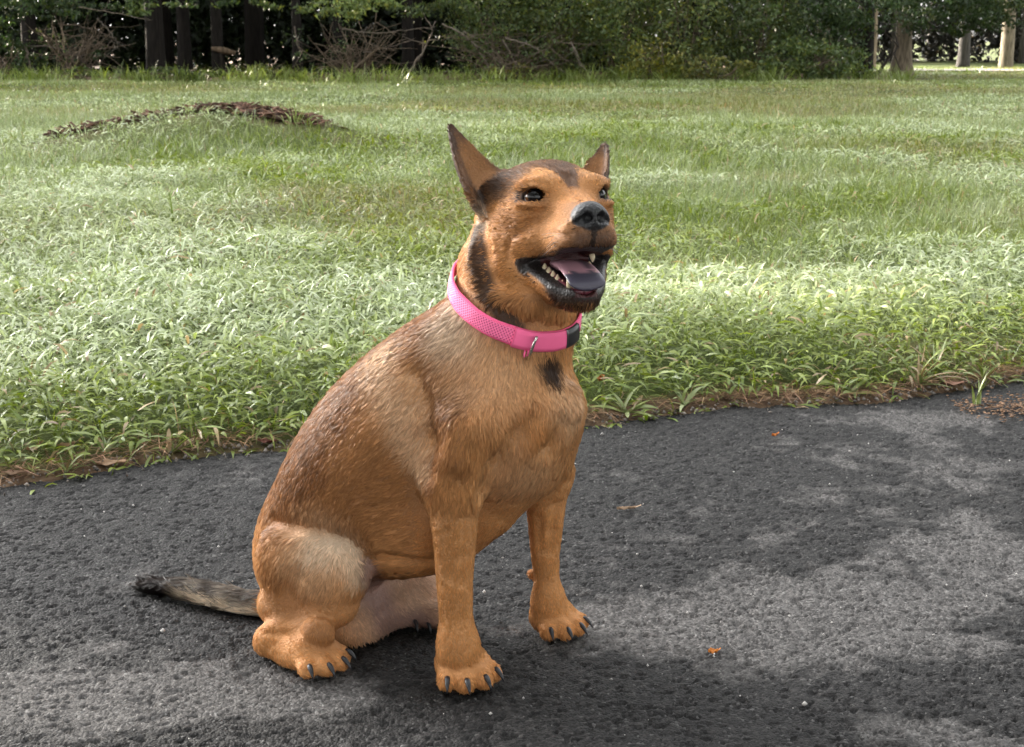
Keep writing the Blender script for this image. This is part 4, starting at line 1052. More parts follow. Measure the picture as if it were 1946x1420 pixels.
ROT = np.array(Matrix.Rotation(.7, 3, Vector((1, .6, .3)).normalized()) @ Matrix.Rotation(.9, 3, 'Y'))
def coat(P, Nrm):
    """albedo, bare skin (0..1), hair length in metres, dark tips (0..1)"""
    n = len(P); col = np.tile(TAN, (n, 1)); ln = np.full(n, 0.0135); tip = np.full(n, 0.12); bare = np.zeros(n)
    def mixc(w, c, k=1.0):
        col[:] = col + (np.asarray(c) - col) * (w * k)[:, None]
    Pr = P @ ROT
    nz = vnoise(Pr, 60, 3); nz2 = vnoise(Pr, 22, 5); nz3 = vnoise(Pr, 160, 9)
    # saddle: sable over the back
    back = np.array([-0.62, 0.30, 0.72])
    sad = sstep(Nrm @ back + (nz2 - .5) * .5, 0.05, 0.75) * sstep(P[:, 2], 0.12, 0.22) * (1 - sstep(P[:, 2], 0.49, 0.53))
    mixc(sad, BROWN, .9); tip += sad * .5
    bk = streak(P, [(745, 665, 1.8, 40), (690, 715, 1.8, 50), (635, 785, 1.8, 58), (590, 850, 1.8, 60), (555, 920, 1.8, 52), (530, 980, 1.8, 34)], .8); mixc(bk * (.55 + .45 * nz2), BROWN, .75); tip += bk * .3
    fl = blob(P, 650, 890, 1.74, 150, .7) * (0.5 + .5 * nz2); mixc(fl, BROWN, .60); tip += fl * .25
    fl = blob(P, 740, 960, 1.70, 130, .6); mixc(fl, BROWN, .30); mixc(streak(P, [(520, 985, 1.84, 22), (600, 990, 1.76, 22), (690, 1020, 1.72, 18)], .9), BROWN, .5)
    mixc(streak(P, [(815, 620, 1.74, 30), (830, 720, 1.68, 30), (838, 830, 1.65, 30), (870, 880, 1.63, 30)], .9), BROWN, .42)
    mixc(streak(P, [(730, 680, 1.72, 46), (765, 780, 1.68, 40), (800, 890, 1.67, 24)], .9), PALE, .85)  # pale shoulder streak, with the shoulder highlight painted into the coat
    mixc(blob(P, 865, 625, 1.70, 55, .7), CREAM, .55)
    mixc(blob(P, 930, 700, 1.66, 90, .8), PALE, .45)
    mixc(blob(P, 1085, 770, 1.70, 52, .7), PALE, .75); mixc(blob(P, 1000, 900, 1.70, 70, .8), PALE, .45)  # pale chest stripe, with the breast highlight painted in
    mixc(streak(P, [(950, 860, 1.64, 40), (1000, 830, 1.66, 34), (1060, 800, 1.69, 20)], .9), BROWN, .30)  # shadow between near leg and chest, painted as a brown streak
    mixc(blob(P, 880, 860, 1.63, 55, .8), BROWN, .25); mixc(blob(P, 1030, 820, 1.69, 40, .8), ORANGE, .5)
    # legs
    leg = 1 - sstep(P[:, 2], 0.16, 0.26); mixc(leg * (P[:, 0] > -0.12), ORANGE, .55)
    ln[:] = np.where((P[:, 2] < 0.24) & (P[:, 0] > -0.13), 0.0072, ln)
    # hind quarter
    mixc(blob(P, 600, 1050, 1.70, 75, .7), PALE, .70); mixc(streak(P, [(600, 1040, 1.72, 26), (660, 1045, 1.71, 30), (683, 1090, 1.71, 22)], .8), CREAM, .62)  # highlight on the thigh painted into the coat colour
    mixc(blob(P, 540, 1140, 1.74, 70, .7), BROWN, .45); mixc(blob(P, 500, 1080, 1.80, 40, .8), BROWN, .4)
    mixc(streak(P, [(500, 1215, 1.75, 40), (560, 1240, 1.70, 45), (630, 1270, 1.68, 45)], .5), ORANGE, .6)
    mixc(blob(P, 604, 1206, 1.69, 36, .6), BROWN * 1.2, .55)
    ln[:] = np.where((P[:, 2] < .10) & (P[:, 1] < 1.80) & (P[:, 0] < -.13), 0.0066, ln)
    # groin, inner thigh and belly: thin pale hair over pinkish skin
    gro = np.maximum(blob(P, 745, 1150, 1.86, 105, .5), blob(P, 800, 1130, 1.84, 80, .6)) * (P[:, 2] < 0.185)
    mixc(gro, np.array([0.50, 0.33, 0.235]), .85)
    mixc(blob(P, 790, 1095, 1.86, 60, .6) * (P[:, 1] > 1.78), TAN * .9, .6)
    g2 = streak(P, [(705, 1080, 1.80, 26), (715, 1130, 1.82, 36), (730, 1180, 1.82, 30), (800, 1185, 1.85, 26)], .6); mixc(g2, PINK * .55, .85)  # pinkish skin, with the shadow of the groin crease painted in
    bare = np.maximum(bare, g2 * .35); ln[:] = np.where(gro > .3, 0.009, ln)
    # neck
    ln[:] = np.where((P[:, 2] > 0.40) & (P[:, 2] < 0.52), 0.0155, ln)
    mixc(blob(P, 1047, 695, 1.70, 30, .5), UMBER * .5, .95); mixc(streak(P, [(1040, 690, 1.70, 22), (1052, 725, 1.70, 12)], .5), UMBER * .5, .8)
    mixc(blob(P, 1000, 590, 1.70, 50, .7), BROWN, .35)
    # tail
    tl = np.zeros(n, bool)
    for (a0, b0, y0, r0), (a1, b1, y1, r1) in zip(TAIL[1:-1], TAIL[2:]):
        p0, p1 = at(a0, b0, y0), at(a1, b1, y1); ba = p1 - p0; h_ = np.clip((P - p0) @ ba / (ba @ ba), -.15, 1.2)
        tl |= (np.linalg.norm(P - p0 - h_[:, None] * ba, axis=1) < 1.6 * r0 * mpp(p0)) & (P[:, 0] < -.352)
    up_ = sstep(Nrm[:, 2] + (nz - .5) * .4, 0.0, 0.55)
    tcol = CREAM * .95 + (np.array([0.085, 0.07, 0.058]) - CREAM * .95) * up_[:, None]
    w_ = sstep(P[:, 0], -0.47, -0.52) ; tcol = tcol + (BLACK - tcol) * (1 - sstep(P[:, 0] + (nz - .5) * .02, -0.495, -0.450))[:, None]
    pat = sstep(nz, .35, .7) * up_ * sstep(P[:, 0], -.47, -.43); tcol = tcol + (np.array([.34, .29, .23]) - tcol) * (pat * .8)[:, None]
    col[:] = np.where(tl[:, None], tcol, col); ln[:] = np.where(tl, 0.025, ln); tip[:] = np.where(tl, .3, tip)
    # head
    H = to_head(P); f, s_, u = H[:, 0], H[:, 1], H[:, 2]; a = np.abs(s_)
    hd = sstep(u, -.115, -.085) * sstep(f, -.07, -.02) * (P[:, 2] > .5)
    mixc(hd * (u < .06), ORANGE * .98, .75)
    mixc(hd * np.exp(-(((f - .020) / .030) ** 2 + ((a - .055) / .020) ** 2 + ((u + .018) / .020) ** 2)), BROWN, .45); mixc(hd * np.exp(-(((f - .050) / .022) ** 2 + ((a - .034) / .014) ** 2 + ((u + .004) / .012) ** 2)), BROWN, .4); ln[:] = np.where(hd > .5, 0.0090, ln); tip[:] = np.where(hd > .5, .42, tip)
    nn = (nz - .5) * .010
    crown = sstep(u + nn + .25 * np.clip(a - .035, 0, 1) - .35 * np.clip(.035 - f, -.02, .08) * 0, .043, .055) * (P[:, 2] > .56)
    vee = (1 - sstep(a + nn * .4, .004 + .55 * np.clip(u - .035, 0, .05), .009 + .6 * np.clip(u - .035, 0, .05))) * sstep(u, .026, .034) * sstep(f, .0, .02)
    side = sstep(a, .045, .054) * sstep(u, .012, .026) * (1 - sstep(f, .012, .034)) * (P[:, 2] > .56)
    brow = np.exp(-(((f - .040) / .022) ** 2 + ((a - .026) / .014) ** 2 + ((u - .042) / .014) ** 2))
    dark = np.clip(np.maximum(np.maximum(crown, side * .8) * (1 - 1.15 * np.clip(brow, 0, .87)), vee), 0, 1) * (P[:, 2] > .56)
    mixc(dark, UMBER, .86)
    mixc(np.clip(brow * 1.3, 0, 1) * (1 - vee) * (f > 0), np.array([.66, .34, .135]), .7)
    mz = sstep(f + nn, .076, .100) * (u < .012) * (P[:, 2] > .5); mixc(mz * (.45 + .5 * sstep(-u, .012, .03)) * (1 - .55 * sstep(a, .016, .032)), np.array([.085, .055, .045]), .9)
    mixc(sstep(f, .045, .075) * sstep(-u + nn, .028, .044) * (u > -.06) * (P[:, 2] > .5), BROWN * .6, .6)
    ln[:] = np.where((f > .05) & (P[:, 2] > .5), 0.0056, ln)
    mixc(np.exp(-(((f - .03) / .02) ** 2 + ((a - .052) / .02) ** 2 + ((u + .004) / .014) ** 2)), BROWN, .5)
    mixc(streak(P, [(918, 350, 1.74, 12), (912, 400, 1.74, 13), (908, 440, 1.72, 14), (911, 490, 1.71, 15), (922, 540, 1.70, 17), (948, 590, 1.69, 19), (985, 625, 1.69, 14)], .5), UMBER * .5, .92)
    # eye rims
    er = np.linalg.norm((H - np.array(EYE) * [1, 0, 1] - np.stack([0 * a, np.sign(s_) * EYE[1], 0 * a], 1)) / [1.2, 1.15, .85], axis=1)
    mixc(1 - sstep(er, .0150, .0235), UMBER * .7, .75)
    tear = np.exp(-(np.linalg.norm((H - np.stack([0 * a + .055, np.sign(s_) * .0285, 0 * a + .0125], 1)) / [.010, .006, .009], axis=1)) ** 2); mixc(tear, UMBER * .6, .7)
    rim = 1 - sstep(er, .0142, .0172); mixc(rim, BLACK * 1.3, .95); bare = np.maximum(bare, rim)
    # lips, mouth, chin
    inm = (f > .022) & (f < .13) & (a < .06) & (P[:, 2] > .46)
    lo_ = -.049 - .0335 * np.clip((f - .026) / .050, 0, 1) ** .8
    hi_ = -.0470 + .007 * np.clip((f - .070) / .03, 0, 1)
    lipu = (1 - sstep(u - hi_, .0005, .0040)) * (u > lo_)
    lipl = 1 - sstep(lo_ - u, .0035 + .004 * sstep(f, .045, .065), .0080 + .004 * sstep(f, .045, .065))
    lip = np.where(u < lo_ - .001, lipl * (u <= lo_), np.where(u > hi_, lipu, 1.0)) * inm
    corner = 1 - sstep(np.linalg.norm((H - np.stack([0 * f + .029, np.sign(s_) * .051, 0 * f - .053], 1)) / [1, 1, 1.3], axis=1), .008, .012)
    lip = np.maximum(lip, corner * (P[:, 2] > .46))
    chin = sstep(f, .050, .062) * (u < -.06) * sstep(u, -.108, -.098) * (P[:, 2] > .46)
    mixc(chin, BLACK * 1.2, .95)
    mixc(lip, BLACK, 1.0)
    inner = inm & (u < hi_ + .012) & (u > lo_ - .012) & (a < .030 - .05 * np.clip(f - .05, 0, 1))
    deep = inner & (((u > hi_ - .004) & (a < .024) & (f < .084)) | ((u < lo_ + .004) & (a < .014)) | (f < .034))
    col[deep] = np.array([.060, .014, .014])
    bare = np.maximum(bare, np.where(lip > .5, 1.0, 0.0)); bare = np.maximum(bare, deep)
    # nose leather
    ns = (1 - sstep(np.linalg.norm((H - [.110, 0, -.0060]) / [.0180, .0240, .0185], axis=1), .93, 1.05)) * sstep(f, .0985, .1025)
    mixc(ns, np.array([.010, .010, .011]), 1.0); bare = np.maximum(bare, ns)
    ph = (np.abs(s_) < .0035) & (f > .104) & (u < -.018) & (u > -.045); mixc(ph * .8, BLACK, 1)
    # ears
    for E_ in (EAR_N, EAR_F):
        B_, T_ = np.array(E_['base']), np.array(E_['tip']); A_ = T_ - B_; L_ = np.linalg.norm(A_); A_ = A_ / L_
        W_ = np.array(E_['wdir']); W_ = W_ - A_ * (W_ @ A_); W_ /= np.linalg.norm(W_); N_ = np.cross(A_, W_); N_ = N_ if N_[0] > 0 else -N_
        q = H - B_; t = q @ A_ / L_; w = q @ W_; nn_ = q @ N_
        on = (t > .12) & (t < 1.1) & (np.abs(w) < E_['w0'] * 1.35) & (np.abs(nn_) < .03) & (s_ * E_['sg'] > .045)
        facing = (Nrm @ (N_ @ HEAD_R)) > 0.0
        hwid = E_['w0'] * np.clip(1 - t, 0.02, 1) ** .82
        edge = sstep(np.abs(w + .15 * hwid) / hwid, .45, .85)
        ci = TAN * .62 + (UMBER * 1.2 - TAN * .62) * (np.clip(edge * .75 + sstep(t, .55, .95) * .85 + (nz3 - .5) * .3, 0, 1))[:, None]
        ci = ci + (TAN * .7 - ci) * (np.exp(-((w + .006) / .010) ** 2) * .5 * (1 - sstep(t, .5, .8)))[:, None]
        co = np.broadcast_to(UMBER * 1.15, (n, 3))
        cc = np.where(facing[:, None], ci, co)
        col[:] = np.where(on[:, None], cc, col); ln[:] = np.where(on, .0048, ln); tip[:] = np.where(on, .1, tip)
    mixc(np.exp(-(np.linalg.norm((H - [-.012, .062, .038]) / [.022, .016, .020], axis=1)) ** 2), BLACK, .95)
    mixc(np.exp(-(np.linalg.norm((H - [-.012, -.062, .038]) / [.022, .016, .020], axis=1)) ** 2), BLACK, .9)
    mixc(np.exp(-(np.linalg.norm((H - [-.020, .080, .004]) / [.012, .014, .012], axis=1)) ** 2), CREAM, .7)
    # toes: dark pads at the ground
    pad = 1 - sstep(P[:, 2], .0035, .0075); mixc(pad * (Nrm[:, 2] < .2), BLACK * 1.3, .9); bare = np.maximum(bare, pad * .8)
    col *= (0.94 + 0.12 * nz + 0.06 * (nz2 - .5))[:, None]
    return col, np.clip(bare, 0, 1), ln, np.clip(tip, 0, .8)

# vertex normals
def vnormals(V, Fq):
    fn = np.cross(V[Fq[:, 2]] - V[Fq[:, 0]], V[Fq[:, 3]] - V[Fq[:, 1]])
    N = np.zeros_like(V)
    for i in range(4):
        for d in range(3): N[:, d] += np.bincount(Fq[:, i], fn[:, d], len(V))
    return N / (np.linalg.norm(N, axis=1)[:, None] + 1e-12), np.linalg.norm(fn, axis=1) * .5
DN, DA = vnormals(DV, DF)
cc_ = DN @ np.array([0, -1, .1])
DCOL, DBARE, DLEN, DTIP = coat(DV, DN)

# skin material
m_skin, nt, b = mat_new('dog_skin')
a_ = nt.nodes.new('ShaderNodeAttribute'); a_.attribute_name = 'col'
w_ = nt.nodes.new('ShaderNodeAttribute'); w_.attribute_name = 'bare'
nt.links.new(a_.outputs['Color'], b.inputs['Base Color'])
mr = nt.nodes.new('ShaderNodeMapRange'); mr.inputs[3].default_value = 0.8; mr.inputs[4].default_value = 0.45
nt.links.new(w_.outputs['Fac'], mr.inputs[0]); nt.links.new(mr.outputs[0], b.inputs['Roughness'])
ns = nt.nodes.new('ShaderNodeTexVoronoi'); ns.inputs['Scale'].default_value = 330
tc = nt.nodes.new('ShaderNodeTexCoord'); nt.links.new(tc.outputs['Object'], ns.inputs['Vector'])
bp = nt.nodes.new('ShaderNodeBump'); bp.inputs['Strength'].default_value = 0.6; bp.inputs['Distance'].default_value = 0.0014
nt.links.new(ns.outputs['Distance'], bp.inputs['Height']); nt.links.new(bp.outputs[0], b.inputs['Normal'])

dog = empty('dog', (0, 1.80, 0)); DOG0 = np.array([0, 1.80, 0])
tag(dog, 'tan dog with pricked ears and open mouth sitting on the asphalt', 'dog')
def dpart(name, V, F, mat, smooth=True, attrs=None, parent=None):
    return mesh_np(name, np.asarray(V) - DOG0, F, mat, parent or dog, smooth, attrs)
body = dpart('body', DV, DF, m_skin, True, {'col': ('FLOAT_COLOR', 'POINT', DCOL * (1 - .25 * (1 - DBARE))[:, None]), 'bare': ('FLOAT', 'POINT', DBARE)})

# ---- the plane of the collar
A_, B_, C_ = at(855, 512, 1.80), at(1012, 661, 1.685), at(1104, 612, 1.775)
cn = np.cross(B_ - A_, C_ - A_); cn /= np.linalg.norm(cn); cn = cn if cn[2] > 0 else -cn
cc0 = at(985, 572, 1.782); cc0 = cc0 - cn * ((cc0 - B_) @ cn)
e1 = at(855, 512, 1.80) - cc0; e1 -= cn * (e1 @ cn); e1 /= np.linalg.norm(e1); e2 = np.cross(cn, e1)
# ---- fur
FLOW = [  # place in the photograph, distance, lie of the coat there
 (880, 500, 1.72, -.25, 1), (960, 560, 1.69, .1, 1), (1040, 640, 1.70, .1, 1), (900, 640, 1.70, -.35, 1), (830, 600, 1.75, -.7, .7),
 (900, 760, 1.64, -.45, 1), (850, 860, 1.64, -.2, 1), (760, 680, 1.72, -.8, .8), (720, 850, 1.68, -.75, .75), (720, 980, 1.68, -.95, .25),
 (560, 900, 1.80, -.4, 1), (520, 1000, 1.84, -.2, 1), (620, 800, 1.76, -.7, .8), (760, 1060, 1.72, -.9, .15), (800, 980, 1.68, -.8, .4),
 (560, 1050, 1.72, -.5, 1), (600, 1080, 1.70, -.3, 1), (665, 1060, 1.71, .2, 1), (520, 1130, 1.78, -.1, 1), (600, 1150, 1.72, -.3, .9),
 (1070, 740, 1.69, .0, 1), (980, 820, 1.66, .2, 1), (1010, 900, 1.70, -.2, 1), (930, 960, 1.70, -.5, .8), (1060, 860, 1.74, -.1, 1),
 (866, 960, 1.65, 0, 1), (866, 1060, 1.65, 0, 1), (866, 1160, 1.65, 0, 1), (872, 1230, 1.65, .1, 1), (885, 1290, 1.64, .25, 1),
 (1040, 950, 1.81, 0, 1), (1038, 1050, 1.82, 0, 1), (1042, 1130, 1.82, .05, 1), (1070, 1185, 1.80, .6, 1),
 (510, 1215, 1.74, .5, .8), (560, 1240, 1.71, 1, .45), (620, 1265, 1.68, 1, .5), (604, 1203, 1.70, .1, 1), (540, 1200, 1.73, -1, .1),
 (745, 1130, 1.85, .4, .8), (800, 1160, 1.85, .7, .4),
 (480, 1150, 1.88, -1, -.1), (420, 1135, 1.89, -1, -.25), (350, 1117, 1.93, -1, -.18), (300, 1112, 1.95, -1, .0)]
FP = np.array([at(a, b_, y) for a, b_, y, dx, dy in FLOW])
FD = np.array([(at(a + dx * 10, b_ + dy * 10, y) - at(a, b_, y)) for a, b_, y, dx, dy in FLOW]); FD /= np.linalg.norm(FD, axis=1)[:, None]

def fur_flow(P):
    out = np.zeros_like(P)
    for i in range(0, len(P), 60000):
        q = P[i:i + 60000]
        d2 = ((q[:, None] - FP[None]) ** 2).sum(2) + 2e-4
        w = 1 / d2 ** 2
        out[i:i + 60000] = (w[:, :, None] * FD[None]).sum(1) / w.sum(1)[:, None]
    H = to_head(P); f, s_, u = H[:, 0], H[:, 1], H[:, 2]
    hd = sstep(u, -.12, -.075) * sstep(f, -.075, -.03) * (P[:, 2] > .49)
    loc = np.stack([-np.ones(len(P)), np.sign(s_) * (.25 + 6 * np.clip(np.abs(s_) - .02, 0, .06)), .25 - 9 * np.clip(.012 - u, 0, .07)], 1)
    ear = (u > .050) & (np.abs(s_) > .055)
    loc[ear] = np.stack([0 * s_[ear] - .1, np.sign(s_[ear]) * .5, np.ones(ear.sum())], 1)
    hw_ = loc @ HEAD_R
    out = out * (1 - hd[:, None]) + hw_ / np.linalg.norm(hw_, axis=1)[:, None] * hd[:, None]
    return out

def grow(count):
    fv = DV[DF]; fc = fv.mean(1)
    bare_f = DBARE[DF].mean(1); nf = DN[DF].mean(1)
    dens = DA * (1 - sstep(bare_f, .15, .6))
    toward = -(nf[:, 1]) + .25 * nf[:, 2] - .1 * nf[:, 0]
    dens *= 0.22 + 0.78 * sstep(toward, -.45, .05)
    headf = (fc[:, 2] > .52) ; dens *= np.where(headf, 2.2, 1.0)
    dens *= np.where((fc[:, 2] < .22) & (fc[:, 0] > -.13), 1.5, 1.0)
    dens *= (fc[:, 2] > .004)
    dens *= ~((np.abs((fc - cc0) @ cn) < .0105) & (fc[:, 2] > .38) & (fc[:, 2] < .60))
    p = dens / dens.sum()
    idx = np.searchsorted(np.cumsum(p), rng.random(count)); idx = np.minimum(idx, len(p) - 1)
    a, b_ = rng.random(count), rng.random(count)
    q = DF[idx]
    wts = np.stack([(1 - a) * (1 - b_), a * (1 - b_), a * b_, (1 - a) * b_], 1)
    mixv = lambda A: (A[q] * (wts[:, :, None] if A.ndim == 2 else wts)).sum(1)
    P = mixv(DV); N = mixv(DN); N /= np.linalg.norm(N, axis=1)[:, None]
    col, bare, ln, tp = mixv(DCOL), mixv(DBARE), mixv(DLEN), mixv(DTIP)
    D = fur_flow(P)
    # hairs gather in locks: a lock shares its lie, its tone and its tip
    D0 = D - N * (D * N).sum(1)[:, None]; D0 /= np.linalg.norm(D0, axis=1)[:, None] + 1e-9; T0 = np.cross(N, D0)
    nl = count // 4
    kd = KDTree(nl)
    for i_, p_ in enumerate(P[:nl].tolist()): kd.insert(p_, i_)
    kd.balance(); find = kd.find
    li = np.fromiter((find(p_)[1] for p_ in P.tolist()), np.int64, count)
    lv = 1 + rng.normal(0, .115, nl) * np.where(P[:nl, 2] > .52, 1.55, 1.0); ld = rng.normal(0, .15, (nl, 3)); lt = rng.normal(0, .17, nl); ll = rng.uniform(.75, 1.2, nl)
    jx = np.stack([vnoise(P @ ROT, 90, 11 + i) for i in range(3)], 1) - .5
    D = D + ld[li] + jx * .45 + rng.normal(0, .05, P.shape)
    # colour comes from a little way along the coat, so markings have hairy edges
    off_ = (D0 * rng.uniform(-.006, .003, (count, 1)) + D0[li] * 0) * np.clip(ln / .012, .5, 1.4)[:, None]
    col, bare, ln, tp = coat(P + off_ + (rng.normal(0, .0016, (nl, 3)))[li] + rng.normal(0, .0006, P.shape), N)
    D -= N * (D * N).sum(1)[:, None]; D /= np.linalg.norm(D, axis=1)[:, None] + 1e-9
    L = ln * rng.uniform(.70, 1.12, count) * ll[li]
    hc_ = (P - cc0) @ cn; L = np.where((hc_ > 0) & (hc_ < .024) & (P[:, 2] < .60), L * .42, L)
    lift = np.clip(.17 + .07 * rng.normal(size=count) + .22 * (vnoise(P, 300, 41) - .5), .04, .6)
    t = np.array([0, .35, .7, 1.0])
    arch = np.array([0, .36, .60, .66])          # rises from the skin, then lies over
    pts = P[:, None] - N[:, None] * .0006 + L[:, None, None] * (t[None, :, None] * D[:, None] + (arch[None, :] * lift[:, None])[:, :, None] * N[:, None])
    ext = pts - P[:, None]
    w_ = (.5 * t ** 1.4)[None, :, None]
    pts = pts * (1 - w_) + (P[li][:, None] + ext[li] * (.9 + .2 * rng.random((count, 1, 1)))) * w_
    v = (rng.normal(1.0, .06, count) * lv[li]).clip(.5, 1.5)
    base = col * v[:, None]
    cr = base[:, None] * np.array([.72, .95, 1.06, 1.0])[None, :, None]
    dk = np.array([0, 0, .55, 1.0])[None, :] * (tp * (rng.random(count) < .55))[:, None]
    cr = cr + (UMBER * .6 - cr) * dk[:, :, None]
    rad = np.array([1, .92, .65, .12])[None] * (.00034 * rng.uniform(.75, 1.2, count) * np.clip(.55 + ln / .016, .7, 1.45))[:, None]
    T = pts[:, 2] - pts[:, 1]; T /= np.linalg.norm(T, axis=1)[:, None] + 1e-9
    jn = np.stack([vnoise(P @ ROT, 210, 61 + i) for i in range(3)], 1) - .5
    nr = N + jn * .12 + T0 * lt[li][:, None] + D0 * (lv[li][:, None] - 1) * .3 + rng.normal(0, .05, P.shape); nr /= np.linalg.norm(nr, axis=1)[:, None]
    tipn = nr + T * .28; tipn /= np.linalg.norm(tipn, axis=1)[:, None]
    nrm = np.stack([nr, nr, (nr + tipn) / 2, tipn], 1)
    return pts.astype(np.float32), cr.astype(np.float32), rad.astype(np.float32), nrm.astype(np.float32)

def hair_object(name, pts, cols, rad, mat, parent, nrm=None):
    n, k = pts.shape[:2]
    hc = bpy.data.hair_curves.new(name)
    hc.add_curves([k] * n)
    hc.attributes['position'].data.foreach_set('vector', (pts - DOG0.astype(np.float32)).ravel())
    r = hc.attributes.get('radius') or hc.attributes.new('radius', 'FLOAT', 'POINT')
    r.data.foreach_set('value', rad.ravel())
    c = hc.attributes.new('col', 'FLOAT_COLOR', 'POINT')
    c.data.foreach_set('color', np.concatenate([cols, np.ones((n, k, 1), np.float32)], 2).ravel())
    if nrm is None: nrm = np.broadcast_to(np.array([0, -.8, .6], np.float32), pts.shape)
    c = hc.attributes.new('lie', 'FLOAT_VECTOR', 'POINT'); c.data.foreach_set('vector', np.ascontiguousarray(nrm, np.float32).ravel())
    hc.materials.append(mat)
    o = bpy.data.objects.new(name, hc); C.objects.link(o); o.parent = parent
    return o
m_fur, nt, b = mat_new('dog_fur')
b.inputs['Roughness'].default_value = .46; b.inputs['Specular IOR Level'].default_value = .14
a_ = nt.nodes.new('ShaderNodeAttribute'); a_.attribute_name = 'col'
nt.links.new(a_.outputs['Color'], b.inputs['Base Color'])
a_ = nt.nodes.new('ShaderNodeAttribute'); a_.attribute_name = 'lie'         # hairs are lit by the way the coat lies
nt.links.new(a_.outputs['Vector'], b.inputs['Normal'])
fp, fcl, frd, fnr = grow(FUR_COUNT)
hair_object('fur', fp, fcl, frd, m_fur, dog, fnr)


# ---- whiskers
wp = []
for i in range(34):
    sg = 1 if i % 2 else -1
    r0 = np.array([rng.uniform(.075, .102), sg * rng.uniform(.024, .032), rng.uniform(-.042, -.020)])
    d0 = np.array([rng.uniform(-.5, .3), sg * rng.uniform(.5, 1), rng.uniform(-.7, .25)]); d0 /= np.linalg.norm(d0)
    L = rng.uniform(.018, .040)
    wp.append([hw(*(r0 + d0 * L * t + np.array([0, 0, -.25 * L]) * t * t)) for t in (0, .35, .7, 1)])
wp = np.array(wp, np.float32)
hair_object('whiskers', wp, np.where((rng.random(len(wp)) < .5)[:, None, None], .45, .02) * np.ones((len(wp), 4, 3), np.float32), np.tile(np.array([.00022, .0002, .00014, .00004], np.float32), (len(wp), 1)), m_fur, dog)

# ---- eyes
def ball(c, r, axis_, rings=20, seg=28):
    A = np.asarray(axis_, float); A /= np.linalg.norm(A); X = np.cross(A, [0, 0, 1.]); X /= np.linalg.norm(X); Y = np.cross(A, X)
    V = [c + A * r]; 
    for i in range(1, rings):
        th = math.pi * i / rings
        for j in range(seg):
            ph = 2 * math.pi * j / seg
            V.append(c + r * (math.cos(th) * A + math.sin(th) * (math.cos(ph) * X + math.sin(ph) * Y)))
    V.append(c - A * r); F4 = []; F3 = []
    for j in range(seg): F3.append((0, 1 + j, 1 + (j + 1) % seg)); e = 1 + (rings - 2) * seg; F3.append((e + j, len(V) - 1, e + (j + 1) % seg))
    for i in range(rings - 2):
        for j in range(seg):
            p = 1 + i * seg; F4.append((p + j, p + seg + j, p + seg + (j + 1) % seg, p + (j + 1) % seg))
    return np.array(V), [np.array(F4), np.array(F3)]
m_eye, nt, b = mat_new('dog_eye'); b.inputs['Roughness'].default_value = .05; b.inputs['Specular IOR Level'].default_value = .3; b.inputs['Coat Weight'].default_value = .12; b.inputs['Coat Roughness'].default_value = .02
a_ = nt.nodes.new('ShaderNodeAttribute'); a_.attribute_name = 'col'; nt.links.new(a_.outputs['Color'], b.inputs['Base Color'])
for sg in (1, -1):
    c = hw(EYE[0], EYE[1] * sg, EYE[2]); gaze = np.array([.90, .34 * sg + .06, .06]) @ HEAD_R; gaze /= np.linalg.norm(gaze)
    r = .0138 * HEAD_S
    V, F = ball(c, r, gaze)
    cs = ((V - c) / r) @ gaze
    col = np.where((cs > .80)[:, None], [.004, .003, .003], np.where((cs > .52)[:, None], [.085, .034, .012], np.where((cs > .46)[:, None], [.012, .008, .006], [.42, .38, .36])))
    dpart('eye', V, F, m_eye, True, {'col': ('FLOAT_COLOR', 'POINT', col)})

# ---- tongue
def loft(path, wid, thk, sides=18, cup=0.0, upv=(0, 0, 1)):
    P = np.array(path); n = len(P); T = np.gradient(P, axis=0); T /= np.linalg.norm(T, axis=1)[:, None]
    V = []
    for i in range(n):
        Sd = np.array([0, 1., 0]); U = np.cross(T[i], Sd); U = U if U[2] > 0 else -U
        for j in range(sides):
            an = 2 * math.pi * j / sides; cx, cy = math.cos(an), math.sin(an)
            V.append(P[i] + Sd * wid[i] * cx + U * (thk[i] * cy + cup * wid[i] * cx * cx))
    V = np.array(V)
    i, j = np.meshgrid(np.arange(n - 1), np.arange(sides), indexing='ij')
    F = np.stack([i * sides + j, i * sides + (j + 1) % sides, (i + 1) * sides + (j + 1) % sides, (i + 1) * sides + j], -1).reshape(-1, 4)
    V = np.concatenate([V, P[:1], P[-1:]]); k = len(V)
    jj = np.arange(sides); o = (n - 1) * sides
    F3 = np.concatenate([np.stack([np.full(sides, k - 2), (jj + 1) % sides, jj], -1), np.stack([np.full(sides, k - 1), o + jj, o + (jj + 1) % sides], -1)])
    return V, [F, F3]
tp_ = np.array([(.010, 0, -.056), (.030, 0, -.0565), (.048, 0, -.0585), (.062, 0, -.0630), (.074, 0, -.0690), (.084, 0, -.0750), (.0910, 0, -.0815), (.0930, 0, -.0870)])
tt_ = np.linspace(0, 1, 30); ks = np.linspace(0, 1, len(tp_))
tpth = np.stack([np.interp(tt_, ks, tp_[:, i]) for i in range(3)], 1)
for _ in range(3): tpth[1:-1] = (tpth[:-2] + tpth[1:-1] * 2 + tpth[2:]) / 4
twid = np.interp(tt_, [0, .3, .6, .85, .95, 1], [.018, .0210, .0225, .0225, .0165, .006])
tthk = np.interp(tt_, [0, .6, .9, 1], [.008, .0055, .0042, .002])
V, F = loft(tpth, twid, tthk, cup=.16)
dark = sstep(V[:, 0] + .004 * np.cos(V[:, 1] * 500) , .0775, .0800); cl = np.array([.52, .28, .33]) + (np.array([.070, .062, .090]) - np.array([.52, .28, .33])) * dark[:, None]
